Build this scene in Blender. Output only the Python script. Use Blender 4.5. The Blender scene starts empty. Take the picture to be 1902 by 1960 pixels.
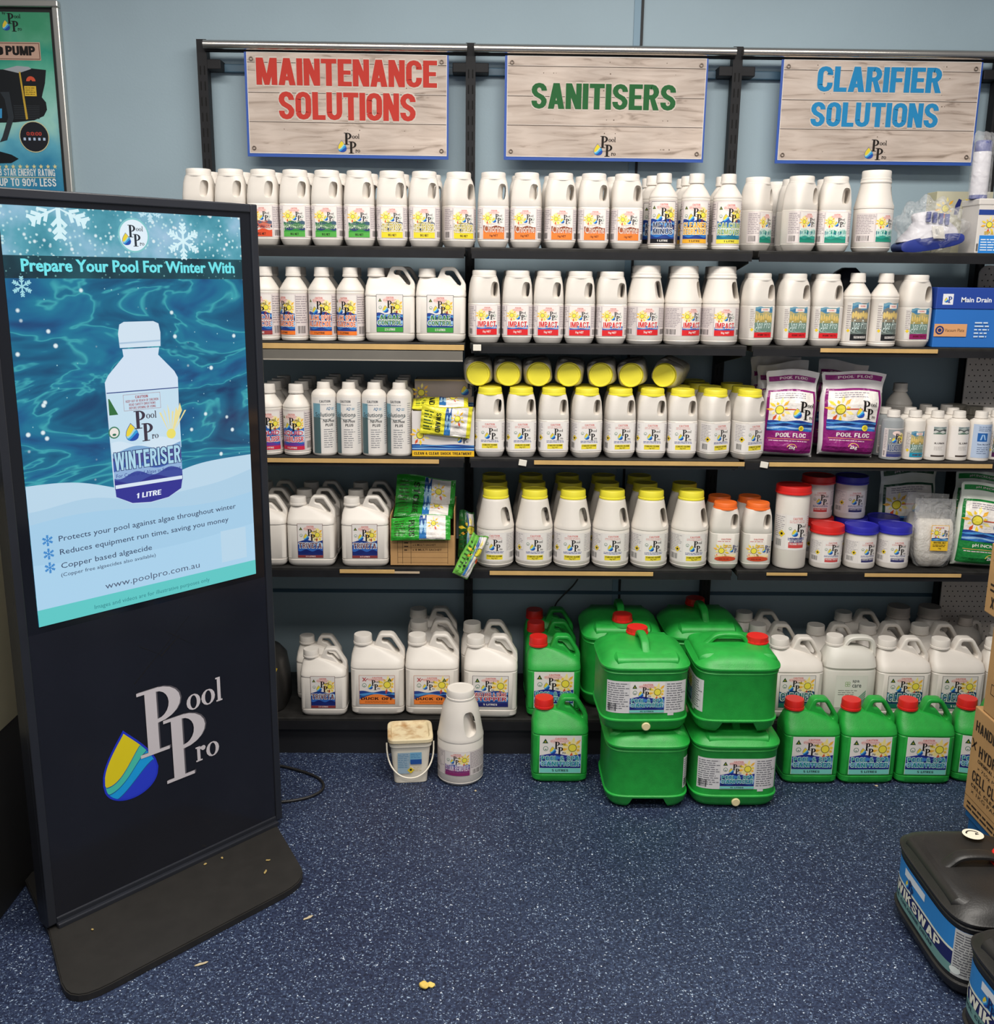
import bpy, bmesh, math, random
from mathutils import Vector, Matrix
random.seed(7)
PI = math.pi
C = bpy.context.scene.collection
sc = bpy.context.scene

# ------------------------------------------------------------------ camera
F_PX, PITCH, ROLL, YAW = 1940.36, .2303, .0110, .0134
CAM = Vector((.0566, -3.7182, 1.65))
cam_data = bpy.data.cameras.new('camera'); cam = bpy.data.objects.new('camera', cam_data); C.objects.link(cam)
fw = Vector((math.sin(YAW)*math.cos(PITCH), math.cos(YAW)*math.cos(PITCH), -math.sin(PITCH)))
up0 = Vector((math.sin(YAW)*math.sin(PITCH), math.cos(YAW)*math.sin(PITCH), math.cos(PITCH)))
rt0 = fw.cross(up0)
RT = math.cos(ROLL)*rt0 + math.sin(ROLL)*up0
UP = -math.sin(ROLL)*rt0 + math.cos(ROLL)*up0
m = Matrix((RT, UP, -fw)).transposed().to_4x4(); m.translation = CAM
cam.matrix_world = m
cam_data.sensor_fit = 'VERTICAL'; cam_data.sensor_height = 36; cam_data.lens = F_PX/1960*36
cam_data.clip_start = .05
sc.camera = cam
def AT(px, py, X=None, Y=None, Z=None):
    d = fw*F_PX + RT*(px-951) - UP*(py-980)
    if X is not None: t = (X-CAM.x)/d.x
    elif Y is not None: t = (Y-CAM.y)/d.y
    else: t = (Z-CAM.z)/d.z
    return CAM + d*t

# ------------------------------------------------------------------ light
sc.view_settings.view_transform = 'Standard'; sc.view_settings.look = 'None'
sc.view_settings.exposure = 0.0; sc.view_settings.gamma = 1; sc.view_settings.use_curve_mapping = False
w = bpy.data.worlds.new('world'); sc.world = w; w.use_nodes = True
w.node_tree.nodes['Background'].inputs[0].default_value = (.92, .95, 1, 1)
w.node_tree.nodes['Background'].inputs[1].default_value = .20
def area(name, loc, size, energy, col=(1, .97, .92), rot=(0, 0, 0)):
    l = bpy.data.lights.new(name, 'AREA'); l.shape = 'RECTANGLE'; l.size, l.size_y = size; l.energy = energy; l.color = col
    o = bpy.data.objects.new(name, l); o.location = loc; o.rotation_euler = rot; C.objects.link(o); return o
area('ceiling_troffer_light', (-.3, -1.75, 3.1), (2.4, .6), 66, (1, .95, .88))
area('ceiling_troffer_light', (1.3, -1.75, 3.1), (1.2, .6), 38, (1, .95, .88))
area('ceiling_troffer_light', (.2, -3.6, 3.1), (2.4, .6), 62, (1, .95, .88))
area('shop_window_light', (.6, -5.6, 1.9), (4.0, 2.0), 11, (.95, .97, 1), (math.radians(86), 0, 0))

# ------------------------------------------------------------------ materials
def lin(c): return tuple(((v/12.92) if v <= .04045 else ((v+.055)/1.055)**2.4) for v in c)
def hx(s):
    s = s.lstrip('#'); return lin(tuple(int(s[i:i+2], 16)/255 for i in (0, 2, 4)))
MC = {}
def mat(name, col, rough=.45, metal=0, noise=0, nscale=8, bump=0, bscale=60, spec=.5, emit=0, trans=0, alpha=1, coat=0):
    if name in MC: return MC[name]
    if isinstance(col, str): col = hx(col)
    m = bpy.data.materials.new(name); m.use_nodes = True; nt = m.node_tree; b = nt.nodes['Principled BSDF']
    b.inputs['Base Color'].default_value = (*col, 1); b.inputs['Roughness'].default_value = rough
    b.inputs['Metallic'].default_value = metal; b.inputs['Specular IOR Level'].default_value = spec
    b.inputs['Alpha'].default_value = alpha; b.inputs['Transmission Weight'].default_value = trans
    b.inputs['Coat Weight'].default_value = coat
    tc = nt.nodes.new('ShaderNodeTexCoord')
    n = nt.nodes.new('ShaderNodeTexNoise'); n.inputs['Scale'].default_value = nscale; n.inputs['Detail'].default_value = 5
    nt.links.new(tc.outputs['Object'], n.inputs['Vector'])
    r = nt.nodes.new('ShaderNodeValToRGB'); k = max(noise, .02)
    r.color_ramp.elements[0].position = .3; r.color_ramp.elements[1].position = .7
    r.color_ramp.elements[0].color = (*[v*(1-k) for v in col], 1); r.color_ramp.elements[1].color = (*[min(1, v*(1+k)) for v in col], 1)
    nt.links.new(n.outputs['Fac'], r.inputs[0]); nt.links.new(r.outputs[0], b.inputs['Base Color'])
    if emit:
        b.inputs['Emission Strength'].default_value = emit; nt.links.new(r.outputs[0], b.inputs['Emission Color'])
    if bump:
        n2 = nt.nodes.new('ShaderNodeTexNoise'); n2.inputs['Scale'].default_value = bscale
        nt.links.new(tc.outputs['Object'], n2.inputs['Vector'])
        bp = nt.nodes.new('ShaderNodeBump'); bp.inputs['Strength'].default_value = bump; bp.inputs['Distance'].default_value = .002
        nt.links.new(n2.outputs['Fac'], bp.inputs['Height']); nt.links.new(bp.outputs[0], b.inputs['Normal'])
    MC[name] = m; return m
def inkmat(name, rough=.42, emit=0, bump=0, spec=.4):
    m = bpy.data.materials.new(name); m.use_nodes = True; nt = m.node_tree; b = nt.nodes['Principled BSDF']
    a = nt.nodes.new('ShaderNodeVertexColor'); a.layer_name = 'ink'
    b.inputs['Roughness'].default_value = rough; b.inputs['Specular IOR Level'].default_value = spec
    if emit:
        b.inputs['Base Color'].default_value = (.01, .01, .01, 1)
        nt.links.new(a.outputs[0], b.inputs['Emission Color']); b.inputs['Emission Strength'].default_value = emit
    else: nt.links.new(a.outputs[0], b.inputs['Base Color'])
    if bump:
        n2 = nt.nodes.new('ShaderNodeTexNoise'); n2.inputs['Scale'].default_value = 45
        tc = nt.nodes.new('ShaderNodeTexCoord'); nt.links.new(tc.outputs['Object'], n2.inputs['Vector'])
        bp = nt.nodes.new('ShaderNodeBump'); bp.inputs['Strength'].default_value = bump; bp.inputs['Distance'].default_value = .01
        nt.links.new(n2.outputs['Fac'], bp.inputs['Height']); nt.links.new(bp.outputs[0], b.inputs['Normal'])
    return m
INK = inkmat('printed_label_ink'); INKM = inkmat('printed_matt_ink', .8); INKG = inkmat('printed_film_ink', .22, 0, .5)
SCR = inkmat('lit_screen_ink', .15, 1.0)
WHITE = mat('white_plastic', (.745, .695, .635), .38, noise=.03, nscale=20)
WCAP = mat('white_cap_plastic', (.79, .74, .68), .42)
GREEN = mat('green_plastic', '#22a03c', .42, noise=.12, nscale=30, bump=.25, bscale=400)
BLACKP = mat('black_plastic', (.018, .017, .016), .42, noise=.2, nscale=12, bump=.2, bscale=200)
YCAP = mat('yellow_cap', '#e8dc3c', .45); OCAP = mat('orange_cap', '#f0702a', .45); RCAP = mat('red_cap', '#d8251f', .4)
REDL = mat('red_lid', '#d22420', .4); BLUL = mat('blue_lid', '#2b2aa6', .4)
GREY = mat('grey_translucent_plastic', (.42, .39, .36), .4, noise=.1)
POST = mat('black_steel', (.010, .010, .012), .6, noise=.25, nscale=14, spec=.3)
BOARD = mat('black_shelf_laminate', (.016, .015, .014), .6, noise=.45, nscale=26, spec=.3)
CHROME = mat('brushed_rail', (.72, .68, .62), .24, metal=1, noise=.05)
CARD = mat('cardboard', '#b98f5d', .85, noise=.10, nscale=10, bump=.1)
CARDS = mat('cardboard_strip', '#c9a468', .85, noise=.10, nscale=14)

# ------------------------------------------------------------------ mesh tools
def mesh_obj(name, bm, mats, parent=None, smooth=None, loc=(0, 0, 0), rot=(0, 0, 0)):
    bmesh.ops.recalc_face_normals(bm, faces=bm.faces[:]) if smooth != 'art' else None
    me = bpy.data.meshes.new(name); bm.to_mesh(me); bm.free()
    for m_ in (mats if isinstance(mats, (list, tuple)) else [mats]): me.materials.append(m_)
    if smooth and smooth != 'art':
        for p in me.polygons: p.use_smooth = True
        me.set_sharp_from_angle(angle=math.radians(smooth))
    return link(name, me, parent, loc, rot)
def link(name, me, parent=None, loc=(0, 0, 0), rot=(0, 0, 0)):
    o = bpy.data.objects.new(name, me); C.objects.link(o); o.parent = parent; o.location = loc; o.rotation_euler = rot
    return o
def tag(o, label=None, cat=None, group=None, kind=None):
    if label: o['label'] = label
    if cat: o['category'] = cat
    if group: o['group'] = group
    if kind: o['kind'] = kind
    return o
def thing(name, label, cat, loc=(0, 0, 0), rz=0, group=None, rot=None):
    o = bpy.data.objects.new(name, None); C.objects.link(o); o.empty_display_size = .05
    o.location = loc; o.rotation_euler = rot or (0, 0, rz); return tag(o, label, cat, group)
def box(bm, x0, x1, y0, y1, z0, z1, mi=0, bev=0):
    r = bmesh.ops.create_cube(bm, size=1); vs = r['verts']
    for v in vs: v.co = Vector(((x0+x1)/2+v.co.x*(x1-x0), (y0+y1)/2+v.co.y*(y1-y0), (z0+z1)/2+v.co.z*(z1-z0)))
    fs = set(f for v in vs for f in v.link_faces)
    for f in fs: f.material_index = mi
    if bev:
        es = list(set(e for v in vs for e in v.link_edges))
        bmesh.ops.bevel(bm, geom=es, offset=bev, segments=2, affect='EDGES', profile=.5)
def ring_pts(a, b, n, N, cx=0, cy=0, ph=0):
    o = []
    for i in range(N):
        t = 2*PI*(i+.5)/N+ph; c, s = math.cos(t), math.sin(t)
        o.append((cx+a*math.copysign(abs(c)**(2/n), c), cy+b*math.copysign(abs(s)**(2/n), s)))
    return o
def loft(bm, secs, N=32, mi=0, axis='Z', capb=True, capt=True):
    rings = []
    for s in secs:
        z, a, b = s[0], s[1], s[2]; n = s[3] if len(s) > 3 else 2; cx = s[4] if len(s) > 4 else 0; cy = s[5] if len(s) > 5 else 0
        r = []
        for x, y in ring_pts(a, b, n, N, cx, cy):
            r.append(bm.verts.new((x, y, z) if axis == 'Z' else (x, z, y)))
        rings.append(r)
    for A, B in zip(rings, rings[1:]):
        for i in range(N):
            f = bm.faces.new((A[i], A[(i+1) % N], B[(i+1) % N], B[i])); f.material_index = mi
    if capb: bm.faces.new(rings[0][::-1]).material_index = mi
    if capt: bm.faces.new(rings[-1]).material_index = mi
def lathe(bm, prof, N=32, cx=0, cy=0, ribs=0, rd=.0, mi=0):
    rings = []
    for q in prof:
        r, z = q[0], q[1]; rib = len(q) > 2 and q[2]; ring = []
        for i in range(N):
            t = 2*PI*i/N; rr = r*(1-rd*(i % 2)) if (ribs and rib) else r
            ring.append(bm.verts.new((cx+rr*math.cos(t), cy+rr*math.sin(t), z)))
        rings.append(ring)
    for A, B in zip(rings, rings[1:]):
        for i in range(N): bm.faces.new((A[i], A[(i+1) % N], B[(i+1) % N], B[i])).material_index = mi
    bm.faces.new(rings[0][::-1]).material_index = mi; bm.faces.new(rings[-1]).material_index = mi
def sweep(bm, path, w, h, N=8, closed=False, up=Vector((0, 1, 0)), n=3, mi=0):
    P = [Vector(p) for p in path]; L = len(P); rings = []
    for i, p in enumerate(P):
        if closed: t = P[(i+1) % L]-P[i-1]
        else: t = P[min(i+1, L-1)]-P[max(i-1, 0)]
        t.normalize(); u = up; s = t.cross(u).normalized(); u2 = s.cross(t)
        ww = w[i] if isinstance(w, (list, tuple)) else w
        rings.append([bm.verts.new(p+s*x+u2*y) for x, y in ring_pts(ww, h, n, N)])
    rng = range(L) if closed else range(L-1)
    for i in rng:
        A, B = rings[i], rings[(i+1) % L]
        for k in range(N): bm.faces.new((A[k], A[(k+1) % N], B[(k+1) % N], B[k])).material_index = mi
    if not closed: bm.faces.new(rings[0][::-1]); bm.faces.new(rings[-1])
def smoothpath(pts, it=2):
    P = [Vector(p) for p in pts]
    for _ in range(it):
        Q = [P[0]]
        for a, b in zip(P, P[1:]): Q += [a*.75+b*.25, a*.25+b*.75]
        Q.append(P[-1]); P = Q
    return P
def boolean(me, cutters):
    o = bpy.data.objects.new('tmp', me); C.objects.link(o); tmp = []
    for bmc in cutters:
        bmesh.ops.recalc_face_normals(bmc, faces=bmc.faces[:])
        mc = bpy.data.meshes.new('c'); bmc.to_mesh(mc); bmc.free(); oc = bpy.data.objects.new('c', mc); C.objects.link(oc); tmp.append(oc)
        md = o.modifiers.new('b', 'BOOLEAN'); md.operation = 'DIFFERENCE'; md.object = oc; md.solver = 'EXACT'
    dg = bpy.context.evaluated_depsgraph_get(); dg.update()
    r = bpy.data.meshes.new_from_object(o.evaluated_get(dg))
    for t in tmp+[o]: bpy.data.objects.remove(t)
    return r
def finish(me, mats, ang=35):
    me.materials.clear()
    for m_ in (mats if isinstance(mats, (list, tuple)) else [mats]): me.materials.append(m_)
    for p in me.polygons: p.use_smooth = True
    me.set_sharp_from_angle(angle=math.radians(ang)); return me
def bm2me(name, bm, mats, ang=35, cut=None):
    bmesh.ops.recalc_face_normals(bm, faces=bm.faces[:])
    me = bpy.data.meshes.new(name); bm.to_mesh(me); bm.free()
    if cut: me = boolean(me, cut); me.name = name
    return finish(me, mats, ang)

# ------------------------------------------------------------------ flat printed art
TXT = {}
def glyphs(s, bold, shear=0):
    k = (s, bold, shear)
    if k in TXT: return TXT[k]
    cu = bpy.data.curves.new('t', 'FONT'); cu.body = s; cu.size = 1; cu.offset = bold; cu.resolution_u = 2; cu.shear = shear
    o = bpy.data.objects.new('t', cu); C.objects.link(o)
    dg = bpy.context.evaluated_depsgraph_get(); dg.update()
    me = bpy.data.meshes.new_from_object(o.evaluated_get(dg)); bpy.data.objects.remove(o)
    V = [(v.co.x, v.co.y) for v in me.vertices]; Fc = [tuple(p.vertices) for p in me.polygons]
    x0 = min(v[0] for v in V); x1 = max(v[0] for v in V); y0 = min(v[1] for v in V); y1 = max(v[1] for v in V)
    V = [((x-x0)/(x1-x0), (y-y0)/(y1-y0)) for x, y in V]
    TXT[k] = (V, Fc, (x1-x0)/(y1-y0)); return TXT[k]

def _arc(cx, cy, rx, ry, a0, a1, n=6): return [(cx+rx*math.cos(math.radians(a0+(a1-a0)*i/n)), cy+ry*math.sin(math.radians(a0+(a1-a0)*i/n))) for i in range(n+1)]
def _rc(*q): return ('R', q)
def _pl(*q): return ('Q', q)
def _st(p, t=.17): return ('S', p, t)
_S = [(.47, .70)]+_arc(.28, .73, .19, .185, 0, 180)+[(.10, .66), (.17, .56), (.39, .44), (.47, .33)]+_arc(.28, .27, .19, .185, 0, -180)+[(.09, .31)]
BLOCK = {
 'A': (.60, [_pl((0, 0), (.19, 0), (.39, 1), (.20, 1)), _pl((.60, 0), (.41, 0), (.21, 1), (.40, 1)), _rc(.14, .18, .46, .33)]),
 'B': (.56, [_rc(0, 0, .18, 1), _st([(.1, .915), (.30, .915)]+_arc(.30, .73, .165, .185, 90, -90)+[(.1, .545)]), _st([(.1, .535), (.30, .535)]+_arc(.30, .31, .18, .225, 90, -90)+[(.1, .085)])]),
 'C': (.56, [_st([(.47, .66), (.47, .73)]+_arc(.28, .73, .19, .185, 0, 180)+[(.09, .27)]+_arc(.28, .27, .19, .185, 180, 360)+[(.47, .36)])]),
 'D': (.57, [_rc(0, 0, .18, 1), _st([(.1, .915), (.28, .915)]+_arc(.28, .715, .20, .20, 90, 0)+[(.48, .285)]+_arc(.28, .285, .20, .20, 0, -90)+[(.1, .085)])]),
 'E': (.48, [_rc(0, 0, .18, 1), _rc(.1, 0, .48, .17), _rc(.1, .83, .48, 1), _rc(.1, .43, .44, .58)]),
 'F': (.46, [_rc(0, 0, .18, 1), _rc(.1, .83, .46, 1), _rc(.1, .41, .42, .57)]),
 'G': (.57, [_st([(.47, .68), (.47, .73)]+_arc(.28, .73, .19, .185, 0, 180)+[(.09, .27)]+_arc(.28, .27, .19, .185, 180, 350)), _rc(.30, .38, .56, .52), _rc(.40, 0, .56, .5)]),
 'H': (.56, [_rc(0, 0, .18, 1), _rc(.38, 0, .56, 1), _rc(.1, .42, .46, .58)]),
 'I': (.18, [_rc(0, 0, .18, 1)]),
 'J': (.48, [_st([(.39, 1), (.39, .27)]+_arc(.23, .27, .16, .185, 0, -180)+[(.07, .36)])]),
 'K': (.58, [_rc(0, 0, .18, 1), _pl((.16, .34), (.16, .58), (.36, 1), (.57, 1)), _pl((.22, .60), (.36, .68), (.59, 0), (.39, 0))]),
 'L': (.46, [_rc(0, 0, .18, 1), _rc(.1, 0, .46, .17)]),
 'M': (.74, [_rc(0, 0, .17, 1), _rc(.57, 0, .74, 1), _pl((.02, 1), (.22, 1), (.44, 0), (.30, 0)), _pl((.72, 1), (.52, 1), (.30, 0), (.44, 0))]),
 'N': (.57, [_rc(0, 0, .17, 1), _rc(.40, 0, .57, 1), _pl((0, 1), (.19, 1), (.57, 0), (.38, 0))]),
 'O': (.57, [_st([(.09, .27), (.09, .73)]+_arc(.285, .73, .195, .185, 180, 0)+[(.48, .27)]+_arc(.285, .27, .195, .185, 0, -180))]),
 'P': (.54, [_rc(0, 0, .18, 1), _st([(.1, .915), (.28, .915)]+_arc(.28, .69, .18, .225, 90, -90)+[(.1, .465)])]),
 'R': (.57, [_rc(0, 0, .18, 1), _st([(.1, .915), (.29, .915)]+_arc(.29, .71, .18, .205, 90, -90)+[(.1, .505)]), _pl((.24, .46), (.40, .46), (.57, 0), (.38, 0))]),
 'S': (.56, [_st(_S)]),
 'T': (.54, [_rc(.18, 0, .36, 1), _rc(0, .83, .54, 1)]),
 'U': (.57, [_st([(.09, 1), (.09, .27)]+_arc(.285, .27, .195, .185, 180, 360)+[(.48, 1)])]),
 'V': (.58, [_pl((0, 1), (.19, 1), (.38, 0), (.20, 0)), _pl((.58, 1), (.39, 1), (.20, 0), (.38, 0))]),
 'W': (.84, [_pl((0, 1), (.17, 1), (.31, 0), (.15, 0)), _pl((.33, 1), (.47, 1), (.31, 0), (.17, 0)), _pl((.37, 1), (.51, 1), (.67, 0), (.53, 0)), _pl((.84, 1), (.67, 1), (.53, 0), (.69, 0))]),
 'X': (.58, [_pl((0, 1), (.20, 1), (.58, 0), (.38, 0)), _pl((.58, 1), (.38, 1), (0, 0), (.20, 0))]),
 'Y': (.58, [_rc(.20, 0, .38, .5), _pl((0, 1), (.19, 1), (.38, .40), (.20, .40)), _pl((.58, 1), (.39, 1), (.20, .40), (.38, .40))]),
 'Z': (.50, [_rc(0, 0, .5, .17), _rc(0, .83, .5, 1), _pl((0, .1), (.2, .1), (.5, .9), (.3, .9))]),
 '0': None, '1': (.34, [_rc(.14, 0, .32, 1), _pl((0, .70), (.16, .70), (.16, .92), (0, .78))]),
 '2': (.54, [_st([(.09, .68)]+_arc(.27, .73, .18, .185, 180, 0)+[(.44, .60), (.14, .22), (.10, .085)]), _rc(.05, 0, .54, .17)]),
 '4': (.56, [_rc(.30, 0, .47, 1), _rc(0, .2, .56, .35), _pl((0, .3), (.16, .3), (.42, 1), (.30, 1))]),
 '5': (.54, [_rc(.04, .83, .50, 1), _rc(.04, .5, .19, 1), _st([(.08, .56), (.28, .585)]+_arc(.27, .32, .19, .245, 70, -150))]),
 '8': (.55, [_st(_arc(.275, .735, .16, .18, 0, 360, 14)), _st(_arc(.275, .28, .19, .20, 0, 360, 14))]),
 '9': (.55, [_st(_arc(.275, .68, .185, .235, 0, 360, 14)), _st([(.46, .68), (.46, .27)]+_arc(.275, .27, .185, .185, 0, -170))]),
 '%': (.80, [_st(_arc(.17, .76, .11, .17, 0, 360, 12), .11), _st(_arc(.63, .24, .11, .17, 0, 360, 12), .11), _pl((.18, 0), (.30, 0), (.62, 1), (.50, 1))]),
 '&': (.60, [_st([(.56, .02), (.16, .60)]+_arc(.27, .77, .13, .15, 200, -30)+[(.14, .42)]+_arc(.24, .27, .16, .19, 120, 300)+[(.48, .30), (.52, .48)], .14)]),
 '.': (.18, [_rc(0, 0, .18, .17)]), '-': (.30, [_rc(0, .40, .30, .56)]), ':': (.18, [_rc(0, .1, .18, .27), _rc(0, .6, .18, .77)]), ' ': (.24, [])}
BLOCK['0'] = BLOCK['O']
def block(s_):
    V, Fc, x, cnt = [], [], 0, [0]
    def add(q, sub=False):
        if not sub: cnt[0] += 1
        b = len(V); V.extend((a_, b_, cnt[0]) for a_, b_ in q); Fc.append(tuple(range(b, b+len(q))))
    for ch in s_:
        wd, parts = BLOCK[ch]; cnt[0] = 0
        for p in parts:
            if p[0] == 'R': a, b, c, d = p[1]; add([(x+a, b), (x+c, b), (x+c, d), (x+a, d)])
            elif p[0] == 'Q': add([(x+a, b) for a, b in p[1]])
            else:
                P, t = p[1], p[2]/2; L = []
                for i, q in enumerate(P):
                    a = Vector(P[max(0, i-1)]); b = Vector(P[min(len(P)-1, i+1)]); d = (b-a)
                    if d.length < 1e-6: d = Vector((0, 1))
                    d.normalize(); n = Vector((-d.y, d.x))*t; L.append(((x+q[0]+n.x, q[1]+n.y), (x+q[0]-n.x, q[1]-n.y)))
                cnt[0] += 1
                for a, b in zip(L, L[1:]): add([a[0], a[1], b[1], b[0]], True)
        x += wd+.085
    x1 = x-.085; V = [(a/x1, b, k) for a, b, k in V]; return V, Fc, x1
def col(c): return hx(c) if isinstance(c, str) else c
K = '#15110f'; W_ = '#e9e3de'; PINK = '#d9817c'; YEL = '#f2d43c'
BLUES = ['#1f3c86', '#2f74c0', '#8fb8dd', '#2456a4', '#16306f', '#4a90cf', '#203f8e']
class Art:
    TD = None
    def __init__(s):
        s.V = []; s.F = []; s.c = []
        if Art.TD is None:
            P = [(math.sin(t)*math.sin(t/2)**1.2, math.cos(t)) for t in [PI*i/80 for i in range(81)]]; k = max(range(81), key=lambda i: P[i][0]); m_ = P[k][0]
            Art.TD = ([((P[i][0])/m_, (P[i][1]-P[k][1])/m_*.92) for i in range(0, k+1)], [((P[i][0])/m_, (P[i][1]-P[k][1])/m_*.98) for i in range(80, k-1, -1)])
    def poly(s, pts, c, L=0):
        b = len(s.V); s.V += [(x, y, L) for x, y in pts]; s.F.append(tuple(range(b, b+len(pts)))); s.c.append(col(c))
    def rect(s, x0, y0, x1, y1, c, L=0): s.poly([(x0, y0), (x1, y0), (x1, y1), (x0, y1)], c, L)
    def frame(s, x0, y0, x1, y1, t, c, L=0):
        s.rect(x0, y0, x1, y0+t, c, L); s.rect(x0, y1-t, x1, y1, c, L); s.rect(x0, y0+t, x0+t, y1-t, c, L); s.rect(x1-t, y0+t, x1, y1-t, c, L)
    def disc(s, cx, cy, rx, c, L=0, ry=None, n=18, rot=0):
        ry = ry or rx; ca, sa = math.cos(rot), math.sin(rot)
        s.poly([(cx+rx*math.cos(2*PI*i/n)*ca-ry*math.sin(2*PI*i/n)*sa, cy+rx*math.cos(2*PI*i/n)*sa+ry*math.sin(2*PI*i/n)*ca) for i in range(n)], c, L)
    def arc(s, cx, cy, r0, r1, a0, a1, c, L=0, n=14, ysq=1):
        for i in range(n):
            p, q = a0+(a1-a0)*i/n, a0+(a1-a0)*(i+1)/n
            s.poly([(cx+r0*math.cos(p), cy+ysq*r0*math.sin(p)), (cx+r1*math.cos(p), cy+ysq*r1*math.sin(p)),
                    (cx+r1*math.cos(q), cy+ysq*r1*math.sin(q)), (cx+r0*math.cos(q), cy+ysq*r0*math.sin(q))], c, L)
    def text(s, t, x0, y0, x1, y1, c, L=0, bold=.0, shear=0, keep=False, rot=0):
        if all(ch in BLOCK for ch in t):
            V, Fc, ar = block(t)
            if rot: P_ = [(x0+(x1-x0)*v, y1-(y1-y0)*u, k) for u, v, k in V]
            else: P_ = [(x0+(x1-x0)*(u+shear*.12*(v-.5)), y0+(y1-y0)*v, k) for u, v, k in V]
            if bold > .044:   # light halo behind the lettering: four shifted copies
                e = (y1-y0)*.035
                for h_, (dx, dy) in enumerate(((e, e), (-e, e), (e, -e), (-e, -e))):
                    b = len(s.V); s.V += [(x+dx, y+dy, L+.25*h_+.05*k) for x, y, k in P_]
                    for f in Fc: s.F.append(tuple(i+b for i in f)); s.c.append(col(c))
                return
            for h_, dx in enumerate((0, 1, -1) if bold > .03 else (0,)):
                b = len(s.V); e = (y1-y0)*.022*dx; s.V += [(x+e, y, L+.2*k+1.1*h_) for x, y, k in P_]
                for f in Fc: s.F.append(tuple(i+b for i in f)); s.c.append(col(c))
            return
        else: V, Fc, ar = glyphs(t, min(bold, .02), shear)
        if keep:
            wd = (y1-y0)*ar
            if wd < x1-x0: m_ = (x0+x1)/2; x0, x1 = m_-wd/2, m_+wd/2
        b = len(s.V)
        if rot:  # vertical text, reading down
            s.V += [(x0+(x1-x0)*v, y1-(y1-y0)*u, L) for u, v in V]
        else: s.V += [(x0+(x1-x0)*u, y0+(y1-y0)*v, L) for u, v in V]
        for f in Fc: s.F.append(tuple(i+b for i in f)); s.c.append(col(c))
    def lines(s, x0, y0, x1, y1, n, c, L=0, fill=.5, ragged=.3):
        h = (y1-y0)/n
        for i in range(n):
            y = y1-h*(i+.5); x = x0; xe = x1-(x1-x0)*ragged*random.random()
            while x < xe:
                wd = h*random.uniform(.8, 3); s.rect(x, y-h*fill/2, min(x+wd, xe), y+h*fill/2, c, L); x += wd+h*.35
    def bars(s, x0, y0, x1, y1, c=K, L=0, n=12):
        x = x0; st = (x1-x0)/n
        for i in range(n): s.rect(x, y0, x+st*random.choice((.3, .5, .7)), y1, c, L); x += st
    def band(s, x0, x1, f0, f1, c, L=0, n=20):
        for i in range(n):
            a = x0+(x1-x0)*i/n; b = x0+(x1-x0)*(i+1)/n; q = [(a, f0(a)), (b, f0(b)), (b, f1(b)), (a, f1(a))]
            if q[3][1]-q[0][1] > 1e-7 or q[2][1]-q[1][1] > 1e-7:
                if q[3][1]-q[0][1] < 1e-7: q.pop(3)
                elif q[2][1]-q[1][1] < 1e-7: q.pop(2)
                s.poly(q, c, L)
    def waves(s, x0, x1, y0, y1, cols=BLUES, L=0, n=18, ph=0):
        k = len(cols); H = (y1-y0); wl = (x1-x0)
        fs = [lambda x, i=i: y0+H*i/k+(H/k*.45*math.sin(2*PI*((x-x0)/wl*(1.3+.35*(i % 3)))+i*1.9+ph) if 0 < i else 0) for i in range(k+1)]
        for i in range(k): s.band(x0, x1, fs[i], fs[i+1], cols[i], L, n)
    def P(s, x, y, h, c, L, t=1.0):
        u = lambda a, b: (x+a*h, y+b*h)
        s.poly([u(.12, 0), u(.12+.2*t, 0), u(.12+.2*t, 1), u(.12, 1)], c, L+.2)
        s.poly([u(0, 0), u(.46, 0), u(.46, .05), u(0, .05)], c, L+.4); s.poly([u(0, .95), u(.34, .95), u(.34, 1), u(0, 1)], c, L+.4)
        n = 10
        for i in range(n):
            a, b = -PI/2+PI*i/n, -PI/2+PI*(i+1)/n
            o = lambda q: u(.30+.38*math.cos(q), .73+.27*math.sin(q)); ii = lambda q: u(.30+.19*math.cos(q), .73+.21*math.sin(q))
            s.poly([ii(a), o(a), o(b), ii(b)], c, L)
    def drop(s, cx, cy, r, L, big=False):
        T = s.TD; v0 = len(s.V)
        def tb(x, q, k=1.0):
            w = max(1e-5, min(abs(x-cx)/(r*k), .9999))
            for (w0, a0), (w1, a1) in zip(T[q], T[q][1:]):
                if w0 <= w <= w1: return cy+r*k*(a0+(a1-a0)*(w-w0)/max(1e-9, w1-w0))
            return cy+r*k*T[q][-1][1]
        top = lambda x: tb(x, 0); bot = lambda x: tb(x, 1)
        n = 44 if big else 14
        rim = '#2436c8' if big else '#27509c'
        e = .075; s.band(cx-r*(1+e), cx+r*(1+e), lambda x: tb(x, 1, 1+e), lambda x: tb(x, 0, 1+e), rim, L, n)
        wv = lambda k, a: (lambda x: cy+r*(k+a*math.sin((x-cx)/r*1.5-.25)))
        B = [bot, wv(-.19, .57), wv(.26, .67), wv(.66, .78), top]
        cs = ['#2b3fd0', '#1aa0e6', '#49c3b0', '#e3cf1e'] if big else ['#1d4aa8', '#2f9ad8', '#9fd0d8', '#e6cf3a']
        for i in range(4):
            s.band(cx-r, cx+r, (lambda x, i=i: min(max(B[i](x), bot(x)), top(x))), (lambda x, i=i: min(max(B[i+1](x), bot(x)), top(x))), cs[i], L+1, n)
        if big:
            for i in (1, 2, 3): s.band(cx-r, cx+r, (lambda x, i=i: min(max(B[i](x)-.012*r, bot(x)), top(x))), (lambda x, i=i: min(max(B[i](x)+.022*r, bot(x)), top(x))), '#1d5a9a', L+1.5, n)
        s.V[v0:] = [(x-.10*(y-cy) if y > cy else x, y, q) for x, y, q in s.V[v0:]]
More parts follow.
